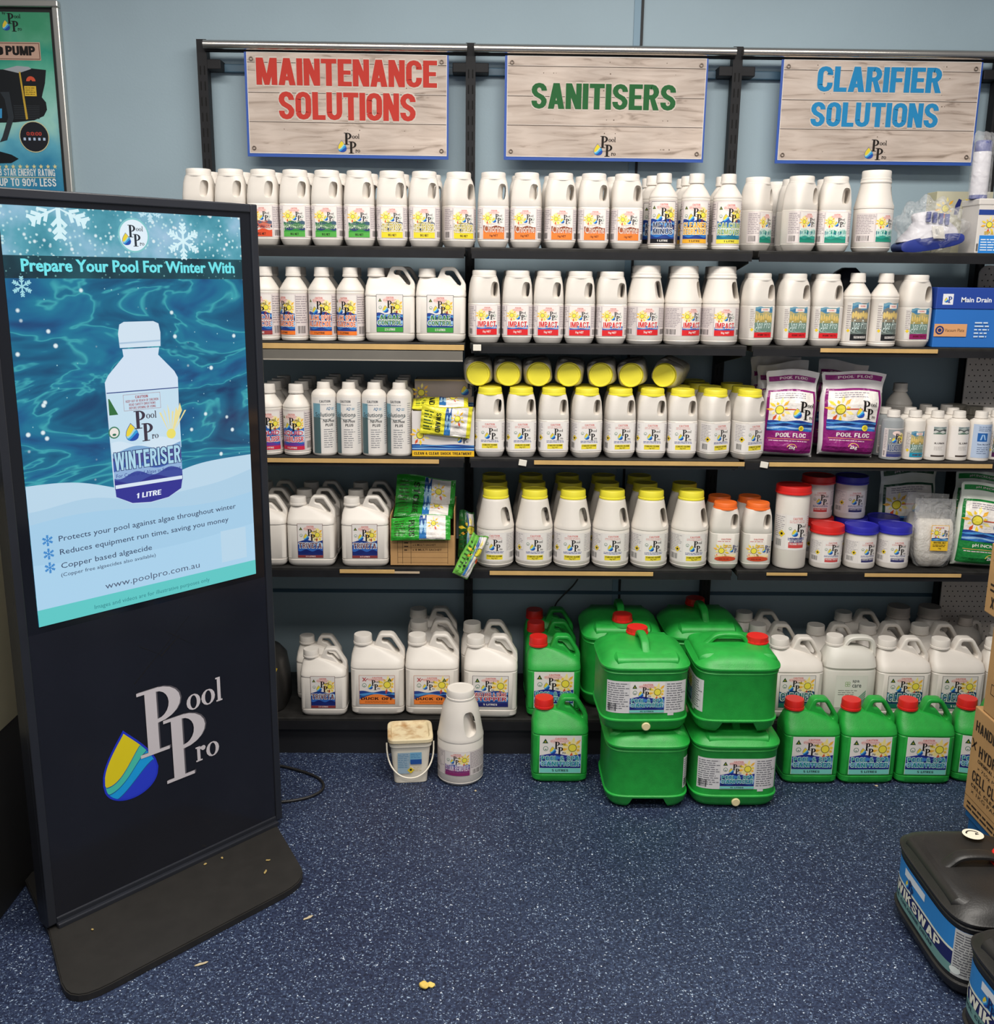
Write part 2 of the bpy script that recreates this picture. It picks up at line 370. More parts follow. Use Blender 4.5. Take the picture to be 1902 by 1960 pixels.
    def logo(s, x, y, h, c=K, L=0, big=False, small=True):
        s.drop(x+.17*h, y+.24*h, .215*h, L, big)
        s.P(x+.26*h, y+.42*h, .58*h, c, L+2); s.P(x+.50*h, y+.0*h, .58*h, c, L+3)
        if small: s.ool(x+.68*h, y+.72*h, .15*h, c, L+2); s.ro(x+.84*h, y+.05*h, .14*h, c, L+2)
    def o_(s, x, y, h, c, L):
        n = 14
        for i in range(n):
            a, b = 2*PI*i/n, 2*PI*(i+1)/n; f = lambda q, rx, ry: (x+h*.5+h*rx*math.cos(q), y+h*.5+h*ry*math.sin(q))
            s.poly([f(a, .22, .42), f(a, .47, .5), f(b, .47, .5), f(b, .22, .42)], c, L)
    def ool(s, x, y, h, c, L):
        s.o_(x, y, h, c, L); s.o_(x+h*1.0, y, h, c, L); q = x+h*2.05
        s.rect(q+.1*h, y, q+.32*h, y+1.55*h, c, L); s.rect(q, y, q+.42*h, y+.1*h, c, L+.2); s.rect(q, y+1.45*h, q+.2*h, y+1.55*h, c, L+.2)
    def ro(s, x, y, h, c, L):
        s.rect(x+.1*h, y, x+.32*h, y+h, c, L); s.rect(x, y, x+.45*h, y+.1*h, c, L+.2); s.rect(x, y+.9*h, x+.2*h, y+h, c, L+.2); s.disc(x+.55*h, y+.82*h, .17*h, c, L+.2, n=8)
        s.rect(x+.3*h, y+.78*h, x+.55*h, y+.95*h, c, L+.4); s.o_(x+.72*h, y, h, c, L)
    def sun(s, cx, cy, r, L=0, rays=10, c2='#d8542a'):
        cs = ['#f3d33b', '#f2b640', '#f6e58a', '#eec83c']; r *= 1.12
        for i in range(rays):
            a = 2*PI*i/rays+.2; ln = r*(2.75 if i % 3 else 1.9); ca, sa = math.cos(a), math.sin(a); q = r*.34
            pts = [(cx+r*1.05*ca, cy+r*1.05*sa), (cx+ln*.7*ca-q*sa, cy+ln*.7*sa+q*ca), (cx+ln*ca, cy+ln*sa), (cx+ln*.7*ca+q*sa, cy+ln*.7*sa-q*ca)]
            s.poly(pts, c2 if i == 7 else cs[i % 4], L)
        s.disc(cx, cy, r, '#8a8030', L+1); s.disc(cx, cy, r*.82, '#f0e04a', L+2)
    def tri(s, x, y, r, L):
        s.poly([(x-r, y-r*.8), (x+r, y-r*.8), (x, y+r)], '#23512a', L); s.disc(x, y-r*.25, r*.28, '#b8a02c', L+1, n=8)
    def badge(s, x, y, r, L):
        s.disc(x, y, r, '#3f7d62', L); s.disc(x, y, r*.78, W_, L+1); s.disc(x, y-r*.35, r*.35, '#2f6d52', L+2, ry=r*.2, n=10)
    def build(s, name, material, parent=None, bend=None, step=None, vstep=None, eps=.00022, link_it=True, drop_v0=0):
        bm = bmesh.new(); cl = bm.loops.layers.float_color.new('ink')
        vs = [bm.verts.new((x, y, L)) for x, y, L in s.V]
        for f, c in zip(s.F, s.c):
            try: fc = bm.faces.new([vs[i] for i in f])
            except ValueError: continue
            if fc.normal.z < 0 or True:
                fc.normal_update()
                if fc.normal.z < 0: fc.normal_flip()
            for lp in fc.loops: lp[cl] = (*c, 1)
        if step:
            xs = [v[0] for v in s.V]; k = math.ceil(min(xs)/step)
            while k*step < max(xs):
                bmesh.ops.bisect_plane(bm, geom=bm.verts[:]+bm.edges[:]+bm.faces[:], plane_co=(k*step, 0, 0), plane_no=(1, 0, 0), dist=1e-6); k += 1
        if vstep:
            ys = [v[1] for v in s.V]; k = math.ceil(min(ys)/vstep)
            while k*vstep < max(ys):
                bmesh.ops.bisect_plane(bm, geom=bm.verts[:]+bm.edges[:]+bm.faces[:], plane_co=(0, k*vstep, 0), plane_no=(0, 1, 0), dist=1e-6); k += 1
        for v in bm.verts:
            x, y, L = v.co; v.co = bend(x, y, (L+1)*eps) if bend else Vector((x, -(L+1)*eps, y))
        me = bpy.data.meshes.new(name); bm.to_mesh(me); bm.free(); me.materials.append(material)
        return link(name, me, parent) if link_it else me
def wrapper(a, b, n=2, z0=0, N=240):
    """maps (u, v, off) onto the side wall of a superellipse prism, u=0 at the middle of the front"""
    P = []
    for i in range(N+1):
        t = -PI/2+PI*(i/N)*1.0; c, s = math.cos(t), math.sin(t)
        P.append(Vector((a*math.copysign(abs(c)**(2/n), c), b*math.copysign(abs(s)**(2/n), s), 0)))
    S = [0]
    for p, q in zip(P, P[1:]): S.append(S[-1]+(q-p).length)
    def f(u, v, off):
        w = min(abs(u), S[-1]*.999); lo, hi = 0, N
        while hi-lo > 1:
            md = (lo+hi)//2
            if S[md] <= w: lo = md
            else: hi = md
        k = (w-S[lo])/max(1e-9, S[hi]-S[lo]); p = P[lo].lerp(P[hi], k)
        t = (P[min(N, hi+1)]-P[max(0, lo-1)]); t.normalize(); nn = Vector((t.y, -t.x, 0)); p = p+nn*off
        return Vector((math.copysign(p.x, u) if u else p.x, p.y, z0+v))
    return f

# ------------------------------------------------------------------ label designs (origin: middle of the lower edge)
def std(w, h, words, wc, band, btxt, btc=W_, sunside='R', tri=True, wrap=0, base=W_, frame=None, top='CAUTION', waves=BLUES, bandh=.13,
        wy=(.17, .46), ol='#f4efe8', wvy=None, small=None, dia=False, badge=True, wave_from=.5):
    w_ = w
    a = Art(); x0, x1 = -w/2, w/2
    if wrap:
        a.rect(-wrap, -.02*h, wrap, 1.03*h, '#ddd3d0', 0)
        for s in (-1, 1):
            q0, q1 = sorted((s*(w/2+.004), s*(wrap-.003)))
            a.lines(q0, .28*h, q1, h*.98, 12, '#9a8f94', 1, .4)
            a.bars(q0+.1*(q1-q0), .03*h, q0+.75*(q1-q0), .22*h, '#4a4444', 1)
            a.rect(q0-.001 if s > 0 else q1, 0, q0 if s > 0 else q1+.001, h, '#a59aa0', 1)
        if dia:
            cx, cy, r = -(w/2+.35*(wrap-w/2)), .42*h, .10*h
            a.poly([(cx-r, cy), (cx, cy-r), (cx+r, cy), (cx, cy+r)], '#e5c62d', 2); a.disc(cx, cy, r*.35, K, 3, n=8)
    if frame: a.rect(x0-.0012, -.0012, x1+.0012, h+.0012, frame, 1)
    a.rect(x0, 0, x1, h, base, 2)
    if top: a.text(top, -.13*w, .90*h, .15*w, .955*h, PINK, 4, .02); a.lines(-.25*w, .83*h, .27*w, .89*h, 2, PINK, 4, .4, .2)
    s_ = 1 if sunside == 'R' else -1
    if sunside:
        a.disc(s_*.26*w, .68*h, .22*w, '#f3e2a6', 2.3, ry=.20*h, n=16); a.disc(-s_*.02*w, .86*h, .24*w, '#efd3cc', 2.6, ry=.085*h, n=16)
        a.sun(s_*.29*w, .68*h, .095*w, 3)
    if sunside == 'L': a.logo(-.05*w, .52*h, .30*h, K, 5, small=w > .055)
    elif sunside: a.logo(-.24*w, .50*h, .35*h, K, 5, small=w > .055)
    if tri and sunside == 'R': a.tri(-.37*w, .86*h, .07*w, 4)
    if badge: a.badge(-.36*w if sunside == 'R' else .38*w, .66*h, .062*w, 4)
    if waves: a.waves(x0, x1, bandh*h, (wave_from)*h if not wvy else wvy*h, waves, 3)
    y0, y1 = wy; n = len(words)
    for i, wd in enumerate(words):
        ya = y1-(y1-y0)*i/n; yb = ya-(y1-y0)/n*.86; ww = min(.46, .065*len(wd)+.06)*w
        if ol:
            a.text(wd, -ww-.0008, yb*h-.0008, ww+.0008, ya*h+.0008, ol, 10, .045)
        a.text(wd, -ww, yb*h, ww, ya*h, wc, 11, .02)
    if small: a.text(small, -.3*w, (y1+.01)*h, .3*w, (y1+.055)*h, wc, 9, .01)
    if band:
        a.rect(x0, 0, x1, bandh*h, band, 9)
        if btxt: a.text(btxt, -.2*w, bandh*h*.28, .2*w, bandh*h*.75, btc, 10, .02)
    return a
def plain_pp(w, h, band, btxt, btc, wrap, mid=None, midc='#2b3170', dia=True, blue='#3a4a90', pink=True, logo_h=.36, second=None):
    a = Art()
    a.rect(-wrap, -.02*h, wrap, 1.02*h, '#e6e0dc', 0)
    for s in (-1, 1):
        q0, q1 = sorted((s*(w/2+.004), s*(wrap-.003)))
        a.lines(q0, .35*h, q1, h*.97, 11, '#9c959a', 1, .35); a.bars(q0+.2*(q1-q0), .08*h, q0+.75*(q1-q0), .28*h, '#4a4a4c', 1)
    if dia:
        cx, cy, r = -(w/2+.30*(wrap-w/2)), .45*h, .11*h
        a.poly([(cx-r, cy), (cx, cy-r), (cx+r, cy), (cx, cy+r)], '#e5c62d', 2); a.disc(cx, cy, r*.35, K, 3, n=8)
    a.rect(-w/2, 0, w/2, h, '#ebe6e2', 2)
    if pink: a.text('CAUTION', -.22*w, .88*h, .22*w, .95*h, PINK, 4, .02); a.lines(-.36*w, .78*h, .36*w, .87*h, 2, PINK, 4, .3, .1)
    a.badge(-.32*w, .62*h, .07*w, 4); a.logo(-.20*w, .37*h, (logo_h+.05)*h, K, 5)
    a.lines(-.40*w, .27*h, .42*w, .36*h, 2, blue, 4, .45, .05)
    if mid: 
        for i, t in enumerate(mid): a.text(t, -.30*w, (.36-.085*i-.07)*h, .30*w, (.36-.085*i)*h, midc, 6, .02)
    a.rect(-.36*w, .05*h, .36*w, .22*h, band, 4)
    a.text(btxt, -.33*w, .145*h, .33*w, .20*h, btc, 5, .015)
    if second: a.text(second, -.14*w, .065*h, .14*w, .12*h, btc, 5, .015)
    return a
TEAL = ['#1d7f6e', '#2e9a8a', '#8fd0c0', '#1f6f80', '#2b8f7c']
DESIGN = {}
def D(key, art, body, step=.006):
    DESIGN[key] = (art, body, step)
RB = dict(jar=(.0492, .0412, 4.5), jar2=(.0605, .0605, 2), jar4=(.063, .063, 2), bottle=(.0445, .0445, 2), cylinder=(.0407, .0407, 2),
          jerry2=(.0795, .0520, 7), jerry5=(.0935, .0660, 7), tub=(.0535, .0535, 2), tube=(.0555, .0555, 2), jug=(.0765, .0765, 2), spa=(.036, .036, 2))
def jl(key, words, wc, band, bt, btc=K, **k): D(key, std(.066, .092, words, wc, band, bt, btc, 'L', False, .078, **k), 'jar')
jl('red', ['pH Decreaser'], '#c9503a', '#d9502f', '1KG NET', waves=['#d9502f', '#d8cfc8', '#2c3550', '#c96a50', '#5a6178'], bandh=.17, small='DRY ACID')
jl('green', ['pH Increaser'], '#2f7d3a', '#53a846', '1KG NET', waves=['#2f8a3c', '#24346a', '#cfd6c4', '#3c7a4c', '#3c5a70'], bandh=.17, small='100%')
jl('yellow', ['THE ERASER'], '#b9a92e', '#ecd431', '1KG NET', waves=['#d9c93c', '#20304c', '#cfcdb0', '#8f8a3c', '#5a6470'], bandh=.17, small='STAIN REMOVER AND')
jl('orange', ['Chlorine'], '#d9c6b8', '#ee7f33', '1kg NET', waves=['#e5752e', '#b5532c', '#a35a3a', '#8a4a34'], bandh=.20, small='BURST IN', top='POISON', ol=None, wave_from=.42)
jl('impact', ['IMPACT'], '#d3262a', '#d8262a', '1kg NET', W_, waves=['#3a5aa8', '#8fb0d8', '#2c4a98', '#d8dde6'], bandh=.20, top='POISON', wy=(.24, .47), wave_from=.36)
jl('teal', ['DRY ACID'], '#bfe0d8', '#1f8f76', '', waves=TEAL, bandh=.08, ol=None, wave_from=.40)
def spa(w, h, band, body, key, dark=False):
    a = Art(); wr = w/2+.016
    a.rect(-wr, -.01*h, wr, h*1.01, '#d8d2cc', 0); a.lines(-wr, .3*h, -w/2, h*.95, 11, '#a39a98', 1)
    cx, cy, r = -w/2-.008, .26*h, .006; a.poly([(cx-r, cy), (cx, cy-r), (cx+r, cy), (cx, cy+r)], '#e5c62d', 1)
    a.rect(-w/2, 0, w/2, h, '#5f6b66' if dark else '#6f8a7e', 2)
    a.waves(-w/2, w/2, .82*h, h, ['#4f86a6', '#3f7aa0', '#6a9ab0'], 3)
    a.waves(-w/2, w/2, .50*h, .84*h, ['#a99a5e', '#c2a95e', '#8f9a76', '#b5a878'] if not dark else ['#8a7f6a', '#a08a66', '#6f7270'], 4)
    for i in range(7): a.disc(-w/2+w*(i+.6)/7.4, .68*h+.03*h*math.sin(i*2), .035*h, '#d9bd72', 5, ry=.09*h, n=10)
    a.rect(-.18*w, .86*h, .32*w, .97*h, '#eadfd8', 6); a.text('WARNING', -.08*w, .895*h, .22*w, .94*h, PINK, 7, .02)
    for i in range(3): a.arc(0, .36*h, .10*w+.08*w*i, .115*w+.08*w*i, .2+i, 2.9+i, '#9fc0bc', 6)
    a.text('Spa Pro', -.42*w, .22*h, .42*w, .56*h, '#dfeeea', 8, -.01, .35); a.arc(-.05*w, .27*h, .40*w, .425*w, 2.6, 5.4, '#dfeeea', 8, ysq=.35)
    a.rect(-w/2, 0, w/2, .17*h, band, 7); a.text('BROMINE TABLETS' if not dark else 'CALCIUM INCREASER', -.30*w, .055*h, .40*w, .12*h, '#5c0f10' if not dark else W_, 8, .02)
    D(key, a, body)
spa(.062, .096, '#d8232a', 'jar', 'spa red'); spa(.062, .096, '#8f1f60', 'jar', 'spa purple'); spa(.058, .118, '#17181c', 'bottle', 'spa dark', True)
spa(.048, .085, '#1b8fb0', 'spa', 'spa blue small'); spa(.048, .085, '#4a1548', 'spa', 'spa purple small', True)
D('impact big', std(.070, .088, ['IMPACT'], '#d3262a', '#d8262a', '2kg NET', W_, 'L', False, .105, waves=['#3a5aa8', '#8fb0d8', '#2c4a98', '#d8dde6'], bandh=.20, top='POISON', wy=(.24, .47), wave_from=.36), 'jar2')
D('teal big', std(.070, .085, ['DRY ACID'], '#bfe0d8', '#1f8f76', '', W_, 'L', False, .105, waves=TEAL, bandh=.08, ol=None, wave_from=.40), 'jar2')
D('stab2', plain_pp(.072, .092, '#ecd93a', 'STABILISED CHLORINE', K, .085, second='2kg NET'), 'jar')
D('stab4', plain_pp(.078, .096, '#ecd93a', 'STABILISED CHLORINE', K, .11, second='4kg NET'), 'jar4')
def bl(key, words, wc, band, bt='1 LITRE', btc=K, **k): D(key, std(.084, .125, words, wc, band, bt, btc, 'R', True, .094, bandh=.10, wy=(.19, .50), wave_from=.56, **k), 'bottle')
bl('metal', ['METAL', 'MINUS'], '#3b4a66', '#17171d', btc=W_, frame='#1d1d22'); bl('cleaner', ['CLEANER', 'DEGREASER'], '#e2a32c', '#eeae35', ol='#fbeec0')
bl('calcium', ['CALCIUM', 'REMOVER'], '#8fa65a', '#ecdb4a', waves=['#1f6f8a', '#2f8fb0', '#8fc8d8', '#2a78a8', '#1f5f9a'])
bl('black spot', ['BLACK SPOT', 'ALGAECIDE'], '#e4702c', '#ee7a2c'); bl('tropical', ['TROPICAL', 'ALGAECIDE'], '#b06a6a', '#9c4040', btc=W_)
bl('red spot', ['LIQUID', 'STABILISER'], '#d3304a', '#cf2a4a', btc=W_, waves=['#6a3a98', '#2f64b8', '#9cc4e6', '#2456a4', '#d8e0ea', '#2f6cc0'])
def nil():
    a = Art(); a.rect(-.060, 0, .060, .185, '#e4dfda', 0); a.rect(-.046, .0, -.018, .165, '#4a6468', 1); a.rect(-.046, .12, -.018, .165, '#6f9fb0', 2)
    a.text('CAUTION', -.020, .168, .016, .176, '#55565a', 2, .02); a.lines(-.03, .158, .03, .164, 1, '#77787c', 2, .25)
    a.text('IQ', .002, .142, .016, .153, '#2f6f9a', 3, .02, .3); a.lines(.019, .143, .032, .152, 2, '#77a0b8', 3)
    a.text('Solutions', -.036, .122, .032, .136, '#3a4a50', 4, .01); a.arc(0, .140, .036, .0375, 3.7, 5.8, '#2f5a60', 4, ysq=.75)
    a.text('Nil-Phos', -.010, .103, .030, .113, '#24262a', 3, .03, .2); a.text('PLUS', -.002, .090, .024, .099, '#24262a', 3, .03, .2)
    a.lines(-.008, .018, .030, .083, 9, '#85868a', 3, .35); a.lines(.040, .03, .058, .17, 20, '#9a9a9e', 3, .35)
    D('nil', a, 'cylinder')
nil()
def jw(key, body, w, h, words, wc, band, bt, btc=W_, **k): D(key, std(w, h, words, wc, band, bt, btc, 'R', True, 0, **k), body, .02)
jw('algae', 'jerry2', .083, .116, ['ALGAE', 'CONTROL'], '#2f7d3c', '#3f9a3f', '2.5 LITRES', frame='#41475a')
jw('trivet', 'jerry2', .083, .116, ['TRIVETA'], '#6a4050', '#8a3a3c', '2.5 LITRES', frame='#6a3030', bandh=.07, wy=(.26, .44), waves=['#1a2a70', '#16246a', '#2f64b8', '#24509c', '#9cc4e6', '#1f3c86'])
def duck():
    w, h = .122, .105; a = std(w, h, ['DUCK OFF'], '#3a1a10', None, '', K, 'R', False, 0, frame='#b8693a', wy=(.13, .24), ol=None, bandh=0, wave_from=.44)
    a.band(-w/2, w/2, lambda x: 0, lambda x: h*(.16+.19*math.cos(x/w*PI)), '#ef8236', 8)
    a.lines(-.35*w, .04*h, .37*w, .11*h, 2, '#7a3a18', 9, .35, .1); a.tri(.36*w, .86*h, .06*w, 5)
    for q in ((-.42, .93, -.30, .80), (-.42, .80, -.30, .93), (-.33, .84, -.24, .90)):
        x0, y0, x1, y1 = q; a.poly([(x0*w, y0*h), (x0*w+.004, y0*h), (x1*w, y1*h), (x1*w-.004, y1*h)], '#b8454a', 5)
    D('duck', a, 'jerry5', .02)
duck()
jw('slime', 'jerry5', .122, .112, ['MUSTARD & SLIME', 'STOPPER'], '#b82f3c', '#20246a', '5 LITRES', frame='#3a3550')
jw('clear', 'jerry5', .122, .118, ['CLEANER'], '#2f6f70', '#1d6f5a', '5 LITRES', frame='#2a3b3a', waves=['#123a5a', '#16466a', '#1f5f8a', '#7fb0c8', '#1b4a70'])
jw('pool spa', 'jerry5', .136, .132, ['POOL & SPA', 'SANITISER'], '#2f8f9a', '#79cfc2', '5 LITRES', K, frame='#e9efe9', ol='#d3eee6', waves=['#222a78', '#2b62b0', '#7fb0dc', '#1d2a80', '#3f80c4', '#24308c'])
def spacare():
    a = Art(); a.rect(-.055, 0, .055, .12, '#dcdcd2', 0); a.text('spa', .002, .092, .026, .103, '#5a5f60', 2, .01); a.text('care', .002, .076, .034, .087, '#5a5f60', 2, .01)
    for q in range(4): a.arc(-.014+.006*math.cos(q*PI/2+.8), .088+.006*math.sin(q*PI/2+.8), .004, .0052, 0, 2*PI, '#7fae5a', 2, 8)
    a.lines(-.045, .045, .025, .068, 3, '#7a8078', 2, .25); a.band(.012, .052, lambda x: .0, lambda x: .02+1.1*(x-.01), '#6a8f7c', 1)
    for i in range(4): a.band(.016, .052, lambda x, i=i: .008*i+1.0*(x-.012), lambda x, i=i: .003+.008*i+1.0*(x-.012), '#b8cbb8', 2)
    D('spa care', a, 'jerry5', .02)
spacare()
D('back text', (lambda a: (a.lines(-.05, .02, .02, .10, 7, '#6a6668', 1, .3, .6), a)[1])(Art()), 'jerry2', .02)
def tubl(key, c, n1, body='tub'): D(key, plain_pp(.066, .078, c, n1, W_, .088, dia=body == 'tub', logo_h=.42), body)
tubl('tub red', '#c84a4a', 'CHLORINE TABLETS'); tubl('tub blue', '#35366a', 'SANITISER TABLETS')
def tall():
    a = plain_pp(.074, .118, '#cf4a48', 'CHLORINE STICKS', W_, .088, mid=['STABILISED', 'CHLORINE'], logo_h=.34); D('tall red', a, 'tube')
tall()
D('jug purple', std(.085, .082, ['STAIN REMOVER'], '#d9cfe0', '#8a2f6a', '', W_, 'R', False, .135, waves=['#7a2f72', '#a04a80', '#5a3a80', '#8f6a9c', '#33509c'], ol=None, bandh=.14, wave_from=.46), 'jug')
def ilu():
    a = Art(); a.rect(-.046, 0, .046, .105, '#e8e2dd', 0); a.rect(-.022, .078, .022, .102, '#7a8a8a', 1); a.waves(-.022, .022, .078, .098, ['#5f7a6a', '#c8c8c4', '#4a4f50', '#a8b0ac'], 2, ph=2)
    a.text('ILUMA', -.016, .045, .018, .051, '#55504e', 2, .01); a.lines(-.016, .024, .018, .038, 4, '#aaa39e', 2, .3); a.rect(-.024, .002, .024, .008, '#4a403a', 1)
    D('iluma', a, 'spa')
    a = Art(); a.rect(-.046, 0, .046, .112, '#b4c4dc', 0); a.rect(-.030, .055, .002, .083, '#1f5fa8', 1); a.poly([(-.022, .060), (-.017, .060), (-.013, .078), (-.017, .078)], '#9cc0e6', 2); a.poly([(-.013, .078), (-.008, .078), (-.003, .060), (-.007, .060)], '#9cc0e6', 2)
    a.lines(-.028, .088, .024, .106, 3, '#5f7090', 1, .35); a.text('Spa Boost No', -.028, .042, .024, .048, '#2a3a5c', 2, .01); a.lines(-.028, .012, .010, .038, 4, '#5a6a88', 2, .3)
    D('blue small', a, 'spa')
    a = std(.058, .092, ['ALGAECIDE'], '#3a4a70', '#39407a', '', W_, 'R', False, .044, base='#8f9496', waves=['#5a6080', '#6f7a8c', '#7a8088'], ol='#b8b8bc', top=None, bandh=.10); D('clear small', a, 'spa')
    a = Art(); a.rect(-.05, 0, .05, .05, '#7a2460', 0); a.text('SPA', -.02, .015, .02, .035, W_, 1, .02); D('purple round', a, 'bottle')
ilu()

# ------------------------------------------------------------------ container prototypes (base centre at the origin, front towards -Y)
def cutter(secs, N=24):
    bm = bmesh.new(); rings = []
    for y, cx, cz, a, b, tilt in secs:
        ct, st = math.cos(tilt), math.sin(tilt)
        rings.append([bm.verts.new((cx+x*ct-z*st, y, cz+x*st+z*ct)) for x, z in ring_pts(a, b, 3, N)])
    for A, B in zip(rings, rings[1:]):
        for i in range(N): bm.faces.new((A[i], A[(i+1) % N], B[(i+1) % N], B[i]))
    bm.faces.new(rings[0][::-1]); bm.faces.new(rings[-1]); return bm
def slot(cx, cz, a, b, hy, tilt=0, flare=2.2, sh=-.008):
    return cutter([(-hy*1.3, cx+sh*1.6, cz, a*flare*1.5, b*1.35, tilt), (-hy*.45, cx+sh*.3, cz, a*1.5, b*1.08, tilt), (-hy*.25, cx, cz, a, b, tilt), (hy*.25, cx, cz, a, b, tilt), (hy*.45, cx+sh*.3, cz, a*1.5, b*1.08, tilt), (hy*1.3, cx+sh*1.6, cz, a*flare*1.5, b*1.35, tilt)])
PROTO = {}
def proto(key, fn): PROTO[key] = fn
ME = {}
def part_mesh(key, fn):
    if key not in ME: ME[key] = fn()
    return ME[key]
def jar_body(m_):
    bm = bmesh.new()
    loft(bm, [(0, .039, .032, 4), (.003, .042, .035, 4), (.020, .0488, .041, 4.5), (.0215, .0482, .0404, 4.5), (.0235, .0490, .041, 4.5), (.124, .0490, .041, 4.5), (.1255, .0478, .040, 4.5), (.128, .0490, .041, 4.5),
              (.150, .0480, .041, 4.2), (.185, .0452, .039, 3.6), (.200, .0425, .038, 2.8), (.207, .0405, .0385, 2.2), (.208, .037, .037, 2), (.215, .037, .037, 2)], 40)
    return bm2me('body', bm, m_, 35, [slot(.0335, .168, .0048, .0205, .041, -.08)])
def wide_cap(m_, r=.0385, z0=.208, z1=.228, lip=1):
    bm = bmesh.new(); e = .0018 if lip else 0
    lathe(bm, [(r-.004, z0-.003), (r+e, z0-.003), (r+e, z0+.002), (r, z0+.003, 1), (r, z1-.003, 1), (r-.002, z1), (r-.006, z1), (r-.007, z1-.0012)], 60, ribs=1, rd=.018)
    return bm2me('cap', bm, m_, 40)
def rj_body(m_, R, H, cr, zr, slx, slz, k=1):
    bm = bmesh.new()
    loft(bm, [(0, R*.86, R*.86), (.004, R*.93, R*.93), (.012, R*.995, R*.995), (.014, R*.98, R*.98), (.017, R, R), (zr-.004, R, R), (zr-.002, R*.985, R*.985), (zr, R*1.01, R*1.01), (zr+.006, R*1.01, R*1.01), (zr+.012, R*.985, R*.985),
              (zr+(H-zr)*.35, R*.88, R*.87), (zr+(H-zr)*.65, R*.76, R*.75), (H-.036, cr*1.10, cr*1.08), (H-.028, cr*1.04, cr*1.04), (H-.024, cr*.95, cr*.95), (H-.012, cr*.95, cr*.95)], 40)
    return bm2me('body', bm, m_, 35, [slot(slx, slz, .0058*k, .026*k, R, .20)])
def bottle_body(m_):
    bm = bmesh.new()
    lathe(bm, [(.039, 0), (.043, .003), (.0448, .010), (.0436, .013), (.0448, .016), (.0442, .019), (.0442, .148), (.0449, .150), (.0449, .154), (.0440, .156), (.0449, .158), (.0446, .163), (.036, .178), (.0245, .195), (.0205, .201), (.0205, .21)], 40)
    return bm2me('body', bm, m_, 30)
def rib_cap(m_, r, z0, z1, cx=0, cy=0, N=48, rd=.035):
    bm = bmesh.new()
    lathe(bm, [(r*.8, z0-.001), (r*1.03, z0-.001), (r*1.03, z0+(z1-z0)*.18), (r, z0+(z1-z0)*.2, 1), (r*.985, z1-.003, 1), (r*.93, z1), (r*.85, z1)], N, cx, cy, 1, rd)
    return bm2me('cap', bm, m_, 40)
def cyl_body(m_):
    bm = bmesh.new(); lathe(bm, [(.037, 0), (.0397, .003), (.0407, .008), (.0407, .198), (.039, .203), (.034, .211), (.026, .216), (.022, .218), (.022, .225)], 40); return bm2me('body', bm, m_, 35)
def spa_body(m_, H=.135):
    bm = bmesh.new(); lathe(bm, [(.032, 0), (.0355, .003), (.036, .008), (.036, H-.010), (.034, H-.003), (.024, H+.004), (.018, H+.006), (.018, H+.012)], 32); return bm2me('body', bm, m_, 35)
def tub_body(m_, R, H):
    bm = bmesh.new(); lathe(bm, [(R*.88, 0), (R*.96, .003), (R, .010), (R, H-.028), (R*.96, H-.022), (R*.96, H-.012)], 48); return bm2me('body', bm, m_, 35)
def tub_lid(m_, R, H):
    bm = bmesh.new(); r = R*1.06
    lathe(bm, [(r*.9, H-.026), (r*1.02, H-.026), (r*1.02, H-.021), (r, H-.020, 1), (r, H-.004, 1), (r*.97, H), (r*.90, H), (r*.88, H-.002)], 72, ribs=1, rd=.015); return bm2me('lid', bm, m_, 40)
